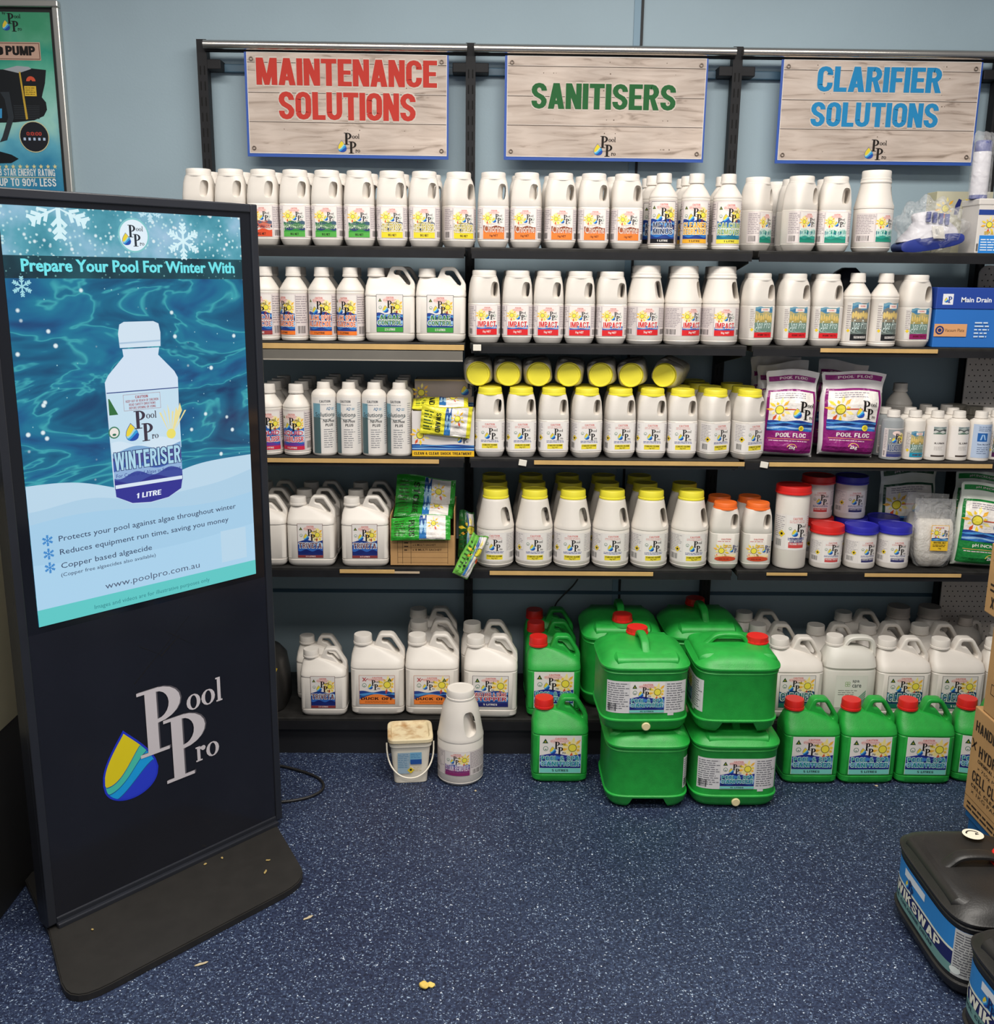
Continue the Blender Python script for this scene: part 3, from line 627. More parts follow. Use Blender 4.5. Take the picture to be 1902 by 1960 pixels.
def jerry_body(m_, W, Dp, H):
    bm = bmesh.new(); a, b = W/2, Dp/2; zr = .60*H; n = 6
    loft(bm, [(0, a*.84, b*.80, n), (.004, a*.92, b*.90, n), (.012, a*.985, b*.98, n), (.10*H, a*.995, b*.995, n), (.105*H, a*.97, b*.96, n), (.12*H, a*.99, b*.985, 7), (zr-.006, a*.99, b*.985, 7), (zr-.003, a*.97, b*.96, 7), (zr, a, b, n), (zr+.006, a*1.0, b*.99, n),
              (.68*H, a*.985, b*.82, 5), (.72*H, a*.93, b*.70, 4.5, -.05*a), (.755*H, a*.80, b*.60, 4, -.15*a), (.79*H, a*.65, b*.50, 4, -.27*a), (.82*H, a*.50, b*.42, 3.5, -.38*a), (.835*H, a*.42, b*.38, 3, -.45*a), (.84*H, a*.30, a*.30, 2, -.57*a), (.88*H, a*.30, a*.30, 2, -.57*a)], 48)
    # moulded handle: a thick web with a slanting hand hole, standing on the shoulder
    P = [(-.20, .74), (-.20, .80), (-.10, .86), (.0, .945), (.07, .972), (.14, .98), (.47, .98), (.56, .97), (.64, .945), (.95, .785), (.985, .755), (.995, .70), (.99, .60), (.3, .60)]
    pb = bmesh.new(); f = pb.faces.new([pb.verts.new((x*a, -b*.30, z*H)) for x, z in P]); r = bmesh.ops.extrude_face_region(pb, geom=[f]); bmesh.ops.translate(pb, verts=[q for q in r['geom'] if isinstance(q, bmesh.types.BMVert)], vec=(0, b*.60, 0))
    bmesh.ops.recalc_face_normals(pb, faces=pb.faces[:]); pm = bpy.data.meshes.new('p'); pb.to_mesh(pm); pb.free()
    Hh = [(.16, .885), (.15, .905), (.17, .925), (.22, .932), (.45, .932), (.52, .92), (.78, .790), (.81, .765), (.79, .742), (.74, .738), (.66, .75), (.42, .845), (.34, .868), (.22, .872)]
    cb = bmesh.new(); f = cb.faces.new([cb.verts.new((x*a, -b, z*H)) for x, z in Hh]); r = bmesh.ops.extrude_face_region(cb, geom=[f]); bmesh.ops.translate(cb, verts=[q for q in r['geom'] if isinstance(q, bmesh.types.BMVert)], vec=(0, b*2, 0))
    pm = boolean(pm, [cb]); pb = bmesh.new(); pb.from_mesh(pm)
    es = [e for e in pb.edges if len(e.link_faces) == 2 and e.calc_face_angle(0) > .9 and abs(e.verts[0].co.y-e.verts[1].co.y) < 1e-4]
    bmesh.ops.bevel(pb, geom=es, offset=b*.11, segments=3, affect='EDGES', profile=.5, clamp_overlap=True)
    pm2 = bpy.data.meshes.new('p2'); pb.to_mesh(pm2); pb.free(); bmesh.ops.recalc_face_normals(bm, faces=bm.faces[:]); bm.from_mesh(pm2)
    me = bpy.data.meshes.new('body'); bm.to_mesh(me); bm.free(); return finish(me, m_, 32)
def jerry_cap(m_, W, H): return rib_cap(m_, W*.170, .85*H, .957*H, -.57*W/2, 0, 48)
def drum_body(m_, W, Dp, H):
    a, b = W/2, Dp/2; bm = bmesh.new(); n = 5
    z = lambda q: q*H
    loft(bm, [(0, a*.80, b*.78, n), (z(.03), a*.90, b*.88, n), (z(.09), a*.97, b*.96, n), (z(.15), a*.985, b*.98, n), (z(.165), a*1.0, b*1.0, n), (z(.18), a*1.0, b*1.0, n), (z(.19), a*.97, b*.965, n), (z(.22), a*.97, b*.965, n),
              (z(.76), a*.97, b*.965, n), (z(.78), a*.985, b*.985, n), (z(.79), a*.975, b*.97, n), (z(.81), a*.98, b*.98, n), (z(.83), a*1.01, b*1.01, n), (z(.85), a*1.01, b*1.01, n), (z(.86), a*.985, b*.98, n), (z(.90), a*.95, b*.93, n), (z(.945), a*.86, b*.83, 4.5), (z(.985), a*.76, b*.70, 4), (z(1.0), a*.66, b*.60, 4), (z(1.005), a*.58, b*.52, 4)], 56)
    cut = bmesh.new()
    vs = [cut.verts.new((a*q, y, zz)) for q in (-1.3, 1.3) for y, zz in ((-b*.56, -.01), (b*.56, -.01), (b*.36, z(.155)), (-b*.36, z(.155)))]
    A, B = vs[:4], vs[4:]
    for i in range(4): cut.faces.new((A[i], A[(i+1) % 4], B[(i+1) % 4], B[i]))
    cut.faces.new(A[::-1]); cut.faces.new(B)
    cut2 = bmesh.new(); box(cut2, -a*.34, a*.34, -b*.86, b*.86, -.01, z(.158))
    me = bm2me('body', bm, m_, 35, [cut, cut2])
    bm = bmesh.new(); bm.from_mesh(me)
    for s in (-1, 1):   # raised pads along the front and back shoulder
        loft(bm, [(-a*.78, b*.12, z(.03), 2.2, s*b*.58, z(.90)), (-a*.66, b*.33, z(.085), 2.3, s*b*.58, z(.90)), (a*.66, b*.33, z(.085), 2.3, s*b*.58, z(.90)), (a*.78, b*.12, z(.03), 2.2, s*b*.58, z(.90))], 36, axis='X3')
    # carrying handle that runs from front to back
    path = smoothpath([(0, -b*.72, z(.93)), (0, -b*.55, z(1.0)), (0, -b*.42, z(1.075)), (0, -b*.25, z(1.10)), (0, b*.10, z(1.10)), (0, b*.26, z(1.075)), (0, b*.36, z(.99))], 2)
    sweep(bm, path, z(.030), a*.095, 12, up=Vector((1, 0, 0)), n=3)
    lathe(bm, [(a*.29, z(.96)), (a*.26, z(1.0)), (a*.22, z(1.01)), (a*.22, z(1.04))], 28, 0, b*.60)
    return bm2me('body', bm, m_, 35)
_l = loft
def loft(bm, secs, N=32, mi=0, axis='Z', capb=True, capt=True):
    if axis != 'X3': return _l(bm, secs, N, mi, axis, capb, capt)
    rings = [[bm.verts.new((s[0], x, z)) for x, z in ring_pts(s[1], s[2], s[3], N, s[4], s[5])] for s in secs]
    for A, B in zip(rings, rings[1:]):
        for i in range(N): bm.faces.new((A[i], A[(i+1) % N], B[(i+1) % N], B[i]))
    bm.faces.new(rings[0][::-1]); bm.faces.new(rings[-1])
def drum_cap(m_, W, Dp, H): return rib_cap(m_, W*.125, 1.01*H, 1.085*H, 0, Dp/2*.60, 28, .09)

JH, J5H = .242, .292
KINDS_ = {
 'jar': ('handled_jar', 'jar', lambda: jar_body(WHITE), .026),
 'jar2': ('handled_jar', 'jar', lambda: rj_body(WHITE, .0605, .248, .044, .132, .0395, .172), .030),
 'jar4': ('handled_jar', 'jar', lambda: rj_body(WHITE, .063, .262, .042, .135, .041, .178, 1.05), .026),
 'jug': ('jug', 'jug', lambda: rj_body(WHITE, .0765, .318, .044, .155, .045, .215, 1.35), .040),
 'bottle': ('bottle', 'bottle', lambda: bottle_body(WHITE), .020),
 'cylinder': ('bottle', 'bottle', lambda: cyl_body(WHITE), .008),
 'jerry2': ('jerry_can', 'jerry can', lambda: jerry_body(WHITE, .160, .105, JH), .032),
 'jerry5': ('jerry_can', 'jerry can', lambda: jerry_body(WHITE, .188, .133, J5H), .045),
 'jerryg': ('jerry_can', 'jerry can', lambda: jerry_body(GREEN, .188, .133, J5H), .038),
 'tub': ('tub', 'tub', lambda: tub_body(WHITE, .0535, .148), .022),
 'tube': ('tall_tub', 'tub', lambda: tub_body(WHITE, .0555, .285), .070),
 'spa': ('small_bottle', 'bottle', lambda: spa_body(WHITE), .012),
 'spac': ('small_bottle', 'bottle', lambda: spa_body(mat('clear_grey_plastic', (.30, .32, .33), .15, noise=.1)), .012),
}
CAPS = {
 'w': ('cap', lambda: wide_cap(WCAP)), 'y': ('cap', lambda: wide_cap(YCAP)), 'o': ('cap', lambda: wide_cap(OCAP)),
 'w2': ('cap', lambda: wide_cap(WCAP, .0445, .222, .248)), 'y4': ('cap', lambda: wide_cap(YCAP, .0425, .238, .264)), 'wj': ('cap', lambda: wide_cap(WCAP, .0455, .292, .320)),
 'wb': ('cap', lambda: rib_cap(WCAP, .0240, .204, .232)), 'wc': ('cap', lambda: rib_cap(WCAP, .0215, .219, .240)),
 'w25': ('cap', lambda: jerry_cap(WCAP, .160, JH)), 'w5': ('cap', lambda: jerry_cap(WCAP, .188, J5H)), 'r5': ('cap', lambda: jerry_cap(RCAP, .188, J5H)),
 'rt': ('lid', lambda: tub_lid(REDL, .0535, .148)), 'bt': ('lid', lambda: tub_lid(BLUL, .0535, .148)), 'rT': ('lid', lambda: tub_lid(REDL, .0555, .285)),
 'ws': ('cap', lambda: rib_cap(WCAP, .0205, .143, .164)),
}
STAND = []
FOOT = dict(jar=(.0492, .0414, .90), jar2=(.0614, .0614, 0), jar4=(.0640, .0640, 0), jug=(.0778, .0778, 0), bottle=(.0455, .0455, 0), cylinder=(.0412, .0412, 0), jerry2=(.0805, .0530, .98), jerry5=(.0945, .0670, .98), jerryg=(.0945, .0670, .98), tub=(.0585, .0585, 0), tube=(.0608, .0608, 0), spa=(.0362, .0362, 0), spac=(.0362, .0362, 0))
FIXED = []
def relax(n=160):
    L = [[t, t.location.x, t.location.y, t.location.z, *FOOT[k], t.rotation_euler.z] for t, k in STAND]
    for a in L:
        c, s = abs(math.cos(a[7])), abs(math.sin(a[7])); q = a[6]
        a[4], a[5] = (a[4], a[5]) if not q else (a[4]*c+a[5]*s*q, a[5]*c+a[4]*s*q) if q > .95 else (min(math.hypot(a[4]*c, a[5]*s)*1.2, a[4]*c+a[5]*s), min(math.hypot(a[5]*c, a[4]*s)*1.2, a[5]*c+a[4]*s))
    for _ in range(n):
        for i, a in enumerate(L):
            for b in L[i+1:]:
                if abs(a[3]-b[3]) > .1: continue
                dx, dy = b[1]-a[1], b[2]-a[2]; ox, oy = a[4]+b[4]-abs(dx), a[5]+b[5]-abs(dy)
                if ox <= 0 or oy <= 0: continue
                if not a[6] and not b[6]:
                    d = math.hypot(dx, dy); p = a[4]+b[4]+.0006-d
                    if p <= 0: continue
                    ux, uy = dx/d, dy/d
                    a[1] -= ux*p*.5; b[1] += ux*p*.5; a[2] -= uy*p*.25; b[2] += uy*p*.25
                elif ox < oy: e = math.copysign(ox*.5+.0003, dx); a[1] -= e; b[1] += e
                else:
                    e = oy+.0006
                    if dy > 0: b[2] += e*.8; a[2] -= e*.2
                    else: a[2] += e*.8; b[2] -= e*.2
            for x0, x1, y0, y1, z in FIXED:
                if abs(a[3]-z) > .1: continue
                ox, oy = min(a[1]+a[4]-x0, x1-a[1]+a[4]), min(a[2]+a[5]-y0, y1-a[2]+a[5])
                if ox > 0 and oy > 0: a[1] += -ox-.0005 if a[1] < (x0+x1)/2 else ox+.0005
    for a in L: a[0].location.x, a[0].location.y = a[1], min(a[2], .0)
BEND = {k: wrapper(*RB[{'jerryg': 'jerry5', 'spac': 'spa'}.get(k, k)]) for k in KINDS_}
def item(kind, design, cap, loc, label, rz=0, group=None, cat=None, rot=None, name=None):
    nm, ct, fn, lz = KINDS_[kind]
    t = thing(name or nm, label, cat or ct, loc, rz, group, rot)
    if rot is None: STAND.append((t, kind))
    link('body', part_mesh(('b', kind), fn), t)
    cn, cf = CAPS[cap]; link(cn, part_mesh(('c', cap), cf), t)
    if design:
        art, bk, step = DESIGN[design]
        def mk():
            bd = BEND[kind]; return art.build('label', INK, None, lambda u, v, o: bd(u, v+lz, o+.0002), step, eps=.00009, link_it=False)
        link('label', part_mesh(('l', kind, design), mk), t)
    return t

# ------------------------------------------------------------------ room
def S(o): o['kind'] = 'structure'; return o
def quick(name, boxes, m_, parent=None, bev=0, **k):
    bm = bmesh.new()
    for b in boxes: box(bm, *b, bev=bev)
    return mesh_obj(name, bm, m_, parent, **k)
def floor_mat():
    m = bpy.data.materials.new('speckled_vinyl'); m.use_nodes = True; nt = m.node_tree; b = nt.nodes['Principled BSDF']; L = nt.links
    tc = nt.nodes.new('ShaderNodeTexCoord')
    n1 = nt.nodes.new('ShaderNodeTexNoise'); n1.inputs['Scale'].default_value = 1.6; n1.inputs['Detail'].default_value = 6
    n2 = nt.nodes.new('ShaderNodeTexNoise'); n2.inputs['Scale'].default_value = 120; n2.inputs['Detail'].default_value = 3
    for n in (n1, n2): L.new(tc.outputs['Object'], n.inputs['Vector'])
    r1 = nt.nodes.new('ShaderNodeValToRGB'); r1.color_ramp.elements[0].position = .38; r1.color_ramp.elements[1].position = .66
    r1.color_ramp.elements[0].color = (*hx('#1f263c'), 1); r1.color_ramp.elements[1].color = (*hx('#36425e'), 1); L.new(n2.outputs['Fac'], r1.inputs[0])
    r0 = nt.nodes.new('ShaderNodeValToRGB'); r0.color_ramp.elements[0].position = .35; r0.color_ramp.elements[1].position = .65
    r0.color_ramp.elements[0].color = (.82, .80, .84, 1); r0.color_ramp.elements[1].color = (1.12, 1.14, 1.1, 1); L.new(n1.outputs['Fac'], r0.inputs[0])
    mx = nt.nodes.new('ShaderNodeMix'); mx.data_type = 'RGBA'; mx.blend_type = 'MULTIPLY'; mx.inputs[0].default_value = 1
    L.new(r1.outputs[0], mx.inputs[6]); L.new(r0.outputs[0], mx.inputs[7]); last = mx.outputs[2]
    for sc_, th, c, rnd in ((170, .30, '#6a7c98', .42), (120, .24, '#9aabc0', .62), (210, .32, '#0e1226', .5), (70, .15, '#c9d2de', .82)):
        dn = nt.nodes.new('ShaderNodeTexNoise'); dn.inputs['Scale'].default_value = sc_*1.3; L.new(tc.outputs['Object'], dn.inputs['Vector'])
        md = nt.nodes.new('ShaderNodeMix'); md.data_type = 'RGBA'; md.inputs[0].default_value = .012; L.new(tc.outputs['Object'], md.inputs[6]); L.new(dn.outputs['Color'], md.inputs[7])
        v = nt.nodes.new('ShaderNodeTexVoronoi'); v.inputs['Scale'].default_value = sc_; L.new(md.outputs[2], v.inputs['Vector'])
        lt = nt.nodes.new('ShaderNodeMath'); lt.operation = 'LESS_THAN'; lt.inputs[1].default_value = th; L.new(v.outputs['Distance'], lt.inputs[0])
        sp = nt.nodes.new('ShaderNodeSeparateColor'); L.new(v.outputs['Color'], sp.inputs[0])
        gt = nt.nodes.new('ShaderNodeMath'); gt.operation = 'GREATER_THAN'; gt.inputs[1].default_value = rnd; L.new(sp.outputs[0], gt.inputs[0])
        mu = nt.nodes.new('ShaderNodeMath'); mu.operation = 'MULTIPLY'; L.new(lt.outputs[0], mu.inputs[0]); L.new(gt.outputs[0], mu.inputs[1])
        m2 = nt.nodes.new('ShaderNodeMix'); m2.data_type = 'RGBA'; m2.inputs[7].default_value = (*hx(c), 1); L.new(mu.outputs[0], m2.inputs[0]); L.new(last, m2.inputs[6]); last = m2.outputs[2]
    L.new(last, b.inputs['Base Color']); b.inputs['Roughness'].default_value = .42; b.inputs['Specular IOR Level'].default_value = .35
    bp = nt.nodes.new('ShaderNodeBump'); bp.inputs['Strength'].default_value = .12; bp.inputs['Distance'].default_value = .002
    L.new(n2.outputs['Fac'], bp.inputs['Height']); L.new(bp.outputs[0], b.inputs['Normal']); return m
WALL = mat('blue_grey_wall_paint', '#9db2bd', .55, noise=.05, nscale=2.2, bump=.15, bscale=140)
S(quick('floor', [(-3.2, 3.4, -6, .12, -.05, 0)], floor_mat()))
S(quick('wall_back', [(-3.2, 3.4, .06, .16, 0, 3.3)], WALL))
S(quick('trim_1', [(.583, .592, .052, .0605, 0, 3.3)], mat('seam_black', (.01, .012, .015), .6)))
S(quick('trim_2', [(.560, .583, .055, .0605, 0, 3.3)], mat('panel_joint', '#7f9db0', .5)))
DKB = mat('dark_blue_wall_rail', '#3b5a6e', .4)
S(quick('trim_3', [(-.86, 3.3, .040, .0605, 2.318, 2.345)], DKB, bev=.003))
S(quick('trim_4', [(-.86, 3.3, .050, .0605, .440, .452)], DKB))
S(quick('baseboard_back', [(-3.2, 3.4, .045, .0605, 0, .1)], mat('dark_skirting', (.02, .022, .03), .5)))

# ------------------------------------------------------------------ low counter at the left edge
t = thing('service_counter', 'beige counter side with black kick panel at the left edge behind the display stand', 'counter', (-1.19, -1.2, 0))
quick('side_panel', [(-.6, 0, -1.3, 1.0, .484, 1.14)], mat('beige_counter_laminate', '#a09a80', .6, noise=.06, nscale=6, bump=.1), t, bev=.002)
quick('kick_panel', [(-.6, -.004, -1.3, 1.0, 0, .484)], mat('black_kick_panel', (.012, .012, .012), .6), t, bev=.002)
quick('counter_top', [(-.62, .004, -1.32, 1.02, 1.14, 1.17)], mat('dark_worktop', (.03, .04, .05), .35), t, bev=.004)

# ------------------------------------------------------------------ shelving unit
Z1, Z2, Z3, Z4, Z5 = 1.732, 1.434, 1.060, .680, .140
BW = .91
unit = thing('shelving_unit', 'black slotted steel shelving unit of joined bays full of pool chemicals', 'shelving', (0, 0, 0))
for k in range(-1, 3):
    bm = bmesh.new(); x = k*BW
    box(bm, x-.0165, x+.0165, -.014, .030, .0, 2.412)
    for z in [.2+.05*i for i in range(43)]:
        for s in (-.007, .007): box(bm, x+s-.002, x+s+.002, -.0146, -.013, z, z+.028, 1)
    mesh_obj('post', bm, [POST, mat('slot_dark', (.0015, .0015, .0015), .9)], unit)
    quick('post_foot', [(x-.02, x+.02, -.44, .03, .01, .07)], POST, unit, bev=.004)
    if k < 2 or True:
        quick('rail_bracket', [(x-.062 if k > -1 else x-.012, x+.062, -.012, .055, 2.318, 2.350)], POST, unit, bev=.003)
for k in range(-1, 3):
    x0, x1 = k*BW+.012, (k+1)*BW-.012
    bm = bmesh.new()
    for i, (ax, r) in enumerate([(x0, .0145), (x1, .0145)]): pass
    N = 20
    rings = [[bm.verts.new((xx, -.030+.0145*math.cos(2*PI*i/N), 2.392+.0145*math.sin(2*PI*i/N))) for i in range(N)] for xx in (x0, x1)]
    for i in range(N): bm.faces.new((rings[0][i], rings[0][(i+1) % N], rings[1][(i+1) % N], rings[1][i]))
    bm.faces.new(rings[0][::-1]); bm.faces.new(rings[1])
    if k < 2 or True: mesh_obj('rail', bm, CHROME, unit, smooth=40)
    quick('rail_channel', [(x0, x1, -.022, .0, 2.3735, 2.380)], POST, unit)
    for z, th in ((Z1, .022), (Z2, .020), (Z3, .020), (Z4, .022), (Z5, .030)):
        yf = -.42 if z > .2 else -.44
        sh = quick('shelf', [(x0-.004, x1+.004, yf, -.02, z-th, z)], BOARD, unit, bev=.003)
        quick('shelf_lip', [(x0, x1, yf-.003, yf+.004, z-th-.012, z-.010)], POST, sh)
        if z > .2 and k == 0:
            for xx in (x1-.010,):
                bm = bmesh.new(); v = [bm.verts.new(q) for q in ((xx, yf+.02, z-th), (xx, -.015, z-th), (xx, -.015, z-th-.075), (xx, -.10, z-th-.06), (xx, yf+.02, z-th-.018))]
                g = bm.faces.new(v); r = bmesh.ops.extrude_face_region(bm, geom=[g]); bmesh.ops.translate(bm, verts=[q for q in r['geom'] if isinstance(q, bmesh.types.BMVert)], vec=(.006, 0, 0))
                mesh_obj('shelf_bracket', bm, POST, sh)
    quick('kick_panel', [(x0, x1, -.425, -.41, .0, .110)], mat('kick_black', (.012, .012, .014), .5), unit)
# tan strips and tags on the shelf edges
def strip(x0, x1, z, h, y, lab, m_=CARDS, nm='cardboard_strip', rot=0):
    o = quick(nm, [(-(x1-x0)/2, (x1-x0)/2, -.0015, .0015, 0, h)], m_, bev=.0006); o.location = ((x0+x1)/2, y, z); o.rotation_euler = (0, rot, 0)
    return tag(o, lab, 'strip', 'cardboard strips along the shelf edges')
def xs(px, py, y=-.425): return AT(px, py, Y=y).x
YS = -.4262
strip(xs(500, 660)-.03, xs(888, 660), Z2-.023, .017, YS, 'tan cardboard strip on the left bay shelf under the algaecide bottles')
o = quick('shelf_fascia', [(-.44, .44, -.0015, .0015, 0, .030)], mat('grey_fascia', '#6a665f', .6, noise=.1), bev=.0008); o.location = (-.455, YS, Z2-.056); tag(o, 'grey fascia board hanging below the tan strip in the left bay', 'board')
quick('edge_bead', [(-.44, .44, -.003, .001, -.003, .001)], mat('pale_bead', '#a8a196', .5), o)
strip(xs(505, 878), xs(840, 878), Z3-.020, .014, YS, 'tan cardboard strip under the phosphate remover bottles')
strip(xs(1022, 880), xs(1425, 880), Z3-.020, .014, YS, 'tan cardboard strip under the upper row of yellow-capped jars')
strip(xs(1472, 880), xs(1900, 880), Z3-.020, .014, YS, 'tan cardboard strip under the purple pouches and small bottles')
strip(xs(1570, 665), xs(1795, 665), Z2-.018, .013, YS, 'short tan strip on the right bay shelf below the spa bottles')
strip(xs(650, 1087), xs(755, 1087), Z4-.018, .013, YS, 'short tan strip beneath the 2.5 litre cans left of the carton')
strip(xs(755, 1089), xs(803, 1089), Z4-.018, .007, YS, 'narrow pale strip end poking out under the opened carton', mat('pale_card', '#c0ab90', .8))
strip(xs(937, 1092), xs(1250, 1092), Z4-.021, .014, YS, 'tan cardboard strip under the lower row of large yellow-capped jars')
strip(xs(1467, 1092), xs(1545, 1092), Z4-.016, .010, YS, 'short tan strip below the tall red-lidded tub')
strip(xs(1655, 1092), xs(1840, 1092), Z4-.018, .012, YS, 'ragged tan strip below the blue-lidded tubs and salt bag')
for px, py, z, lab in ((913, 658, Z2, 'small white tag clipped under the first small red-band jar'), (1001, 881, Z3, 'small white tag hanging at the left end of the middle tan strip'), (1463, 882, Z3, 'white tag hanging under the first purple pouch')):
    o = quick('shelf_tag', [(-.013, .013, -.002, .002, -.020, 0)], mat('white_tag', '#e6e0d4', .5), bev=.001); o.location = (xs(px, py), YS-.003, z-.004); o.rotation_euler = (0, .15 if px > 950 else 0, 0); tag(o, lab, 'tag')

# ------------------------------------------------------------------ banners
def wood_mat():
    m = bpy.data.materials.new('printed_whitewashed_boards'); m.use_nodes = True; nt = m.node_tree; b = nt.nodes['Principled BSDF']; L = nt.links
    tc = nt.nodes.new('ShaderNodeTexCoord'); mp = nt.nodes.new('ShaderNodeMapping'); mp.inputs['Scale'].default_value = (6, 6, 45); L.new(tc.outputs['Object'], mp.inputs[0])
    n = nt.nodes.new('ShaderNodeTexNoise'); n.inputs['Scale'].default_value = 1; n.inputs['Detail'].default_value = 8; n.inputs['Distortion'].default_value = 1.2; L.new(mp.outputs[0], n.inputs['Vector'])
    r = nt.nodes.new('ShaderNodeValToRGB'); e = r.color_ramp.elements; e[0].position = .28; e[0].color = (*hx('#8f7f72'), 1); e[1].position = .62; e[1].color = (*hx('#d3c5ba'), 1)
    x = r.color_ramp.elements.new(.42); x.color = (*hx('#c4b4a8'), 1)
    L.new(n.outputs['Fac'], r.inputs[0])
    n2 = nt.nodes.new('ShaderNodeTexNoise'); n2.inputs['Scale'].default_value = 5; L.new(tc.outputs['Object'], n2.inputs['Vector'])
    r2 = nt.nodes.new('ShaderNodeValToRGB'); r2.color_ramp.elements[0].color = (.80, .78, .77, 1); r2.color_ramp.elements[1].color = (1.08, 1.06, 1.05, 1); r2.color_ramp.elements[0].position = .3; r2.color_ramp.elements[1].position = .7; L.new(n2.outputs['Fac'], r2.inputs[0])
    mx = nt.nodes.new('ShaderNodeMix'); mx.data_type = 'RGBA'; mx.blend_type = 'MULTIPLY'; mx.inputs[0].default_value = 1; L.new(r.outputs[0], mx.inputs[6]); L.new(r2.outputs[0], mx.inputs[7])
    L.new(mx.outputs[2], b.inputs['Base Color']); b.inputs['Roughness'].default_value = .6; return m
WOOD = wood_mat(); BLUB = mat('blue_vinyl_edge', '#2350a8', .5)
def banner(cx, W, words, c, lab, z0=2.036, H=.336, tilt=0):
    t = thing('banner', lab, 'banner', (cx, -.020, z0), rot=(0, tilt, 0), group='banners hanging from the rail')
    quick('sheet', [(-W/2, W/2, 0, .002, 0, H)], BLUB, t)
    quick('printed_face', [(-W/2+.009, W/2-.007, -.0008, .0004, .012, H)], WOOD, t)
    a = Art(); y = H
    for q in (.90, .615, .335): a.rect(-W/2+.009, q*H, W/2-.007, q*H+.0022, '#54453c', 0); a.rect(-W/2+.009, q*H+.0022, W/2-.007, q*H+.0036, '#e0d6cc', 0)
    for i in range(26): a.disc(random.choice((-.28, .02, .30))*W+random.uniform(-.03, .03), H*random.choice((.12, .27, .40, .57, .68, .84, .95)), random.uniform(.0010, .0024), '#6f5e52', 0, n=7)
    a.frame(-W/2+.008, .011, W/2-.006, H, .0018, '#e9e4e0', 1)
    for (s, (x0, y0, x1, y1)) in words:
        a.text(s, x0*W-.0016, y0*H-.0016, x1*W+.0016, y1*H+.0016, '#d2c5ba', 1, .052); a.text(s, x0*W, y0*H, x1*W, y1*H, c, 3, .035)
    a.logo(-.045*W, .045*H, .20*H, '#1c1512', 1)
    a.build('lettering', INKM, t).location = (0, -.0010, 0)
    for sx in (-1, 1):
        for zz in (.028, H-.022):
            bm = bmesh.new(); pts = [(sx*(W/2-.024)+.0055*math.cos(2*PI*i/16), -.003, zz+.0055*math.sin(2*PI*i/16)) for i in range(16)]
            sweep(bm, pts, .0018, .0016, 6, closed=True, n=2); mesh_obj('eyelet', bm, mat('brass_eyelet', '#6f6258', .4, metal=.6), t, smooth=60)
    return t
banner(-.4215, .692, [('MAINTENANCE', (-.44, .690, .44, .945)), ('SOLUTIONS', (-.335, .365, .335, .63))], '#c0392f', 'wood-look banner reading MAINTENANCE SOLUTIONS in red, hanging from the rail', tilt=.004)
banner(.462, .692, [('SANITISERS', (-.365, .50, .345, .745))], '#256234', 'wood-look banner reading SANITISERS in green, hanging from the rail', tilt=.002)
banner(1.403, .690, [('CLARIFIER', (-.315, .70, .30, .94)), ('SOLUTIONS', (-.335, .365, .30, .60))], '#1f86bd', 'wood-look banner reading CLARIFIER SOLUTIONS in blue, hanging from the rail', z0=2.036)

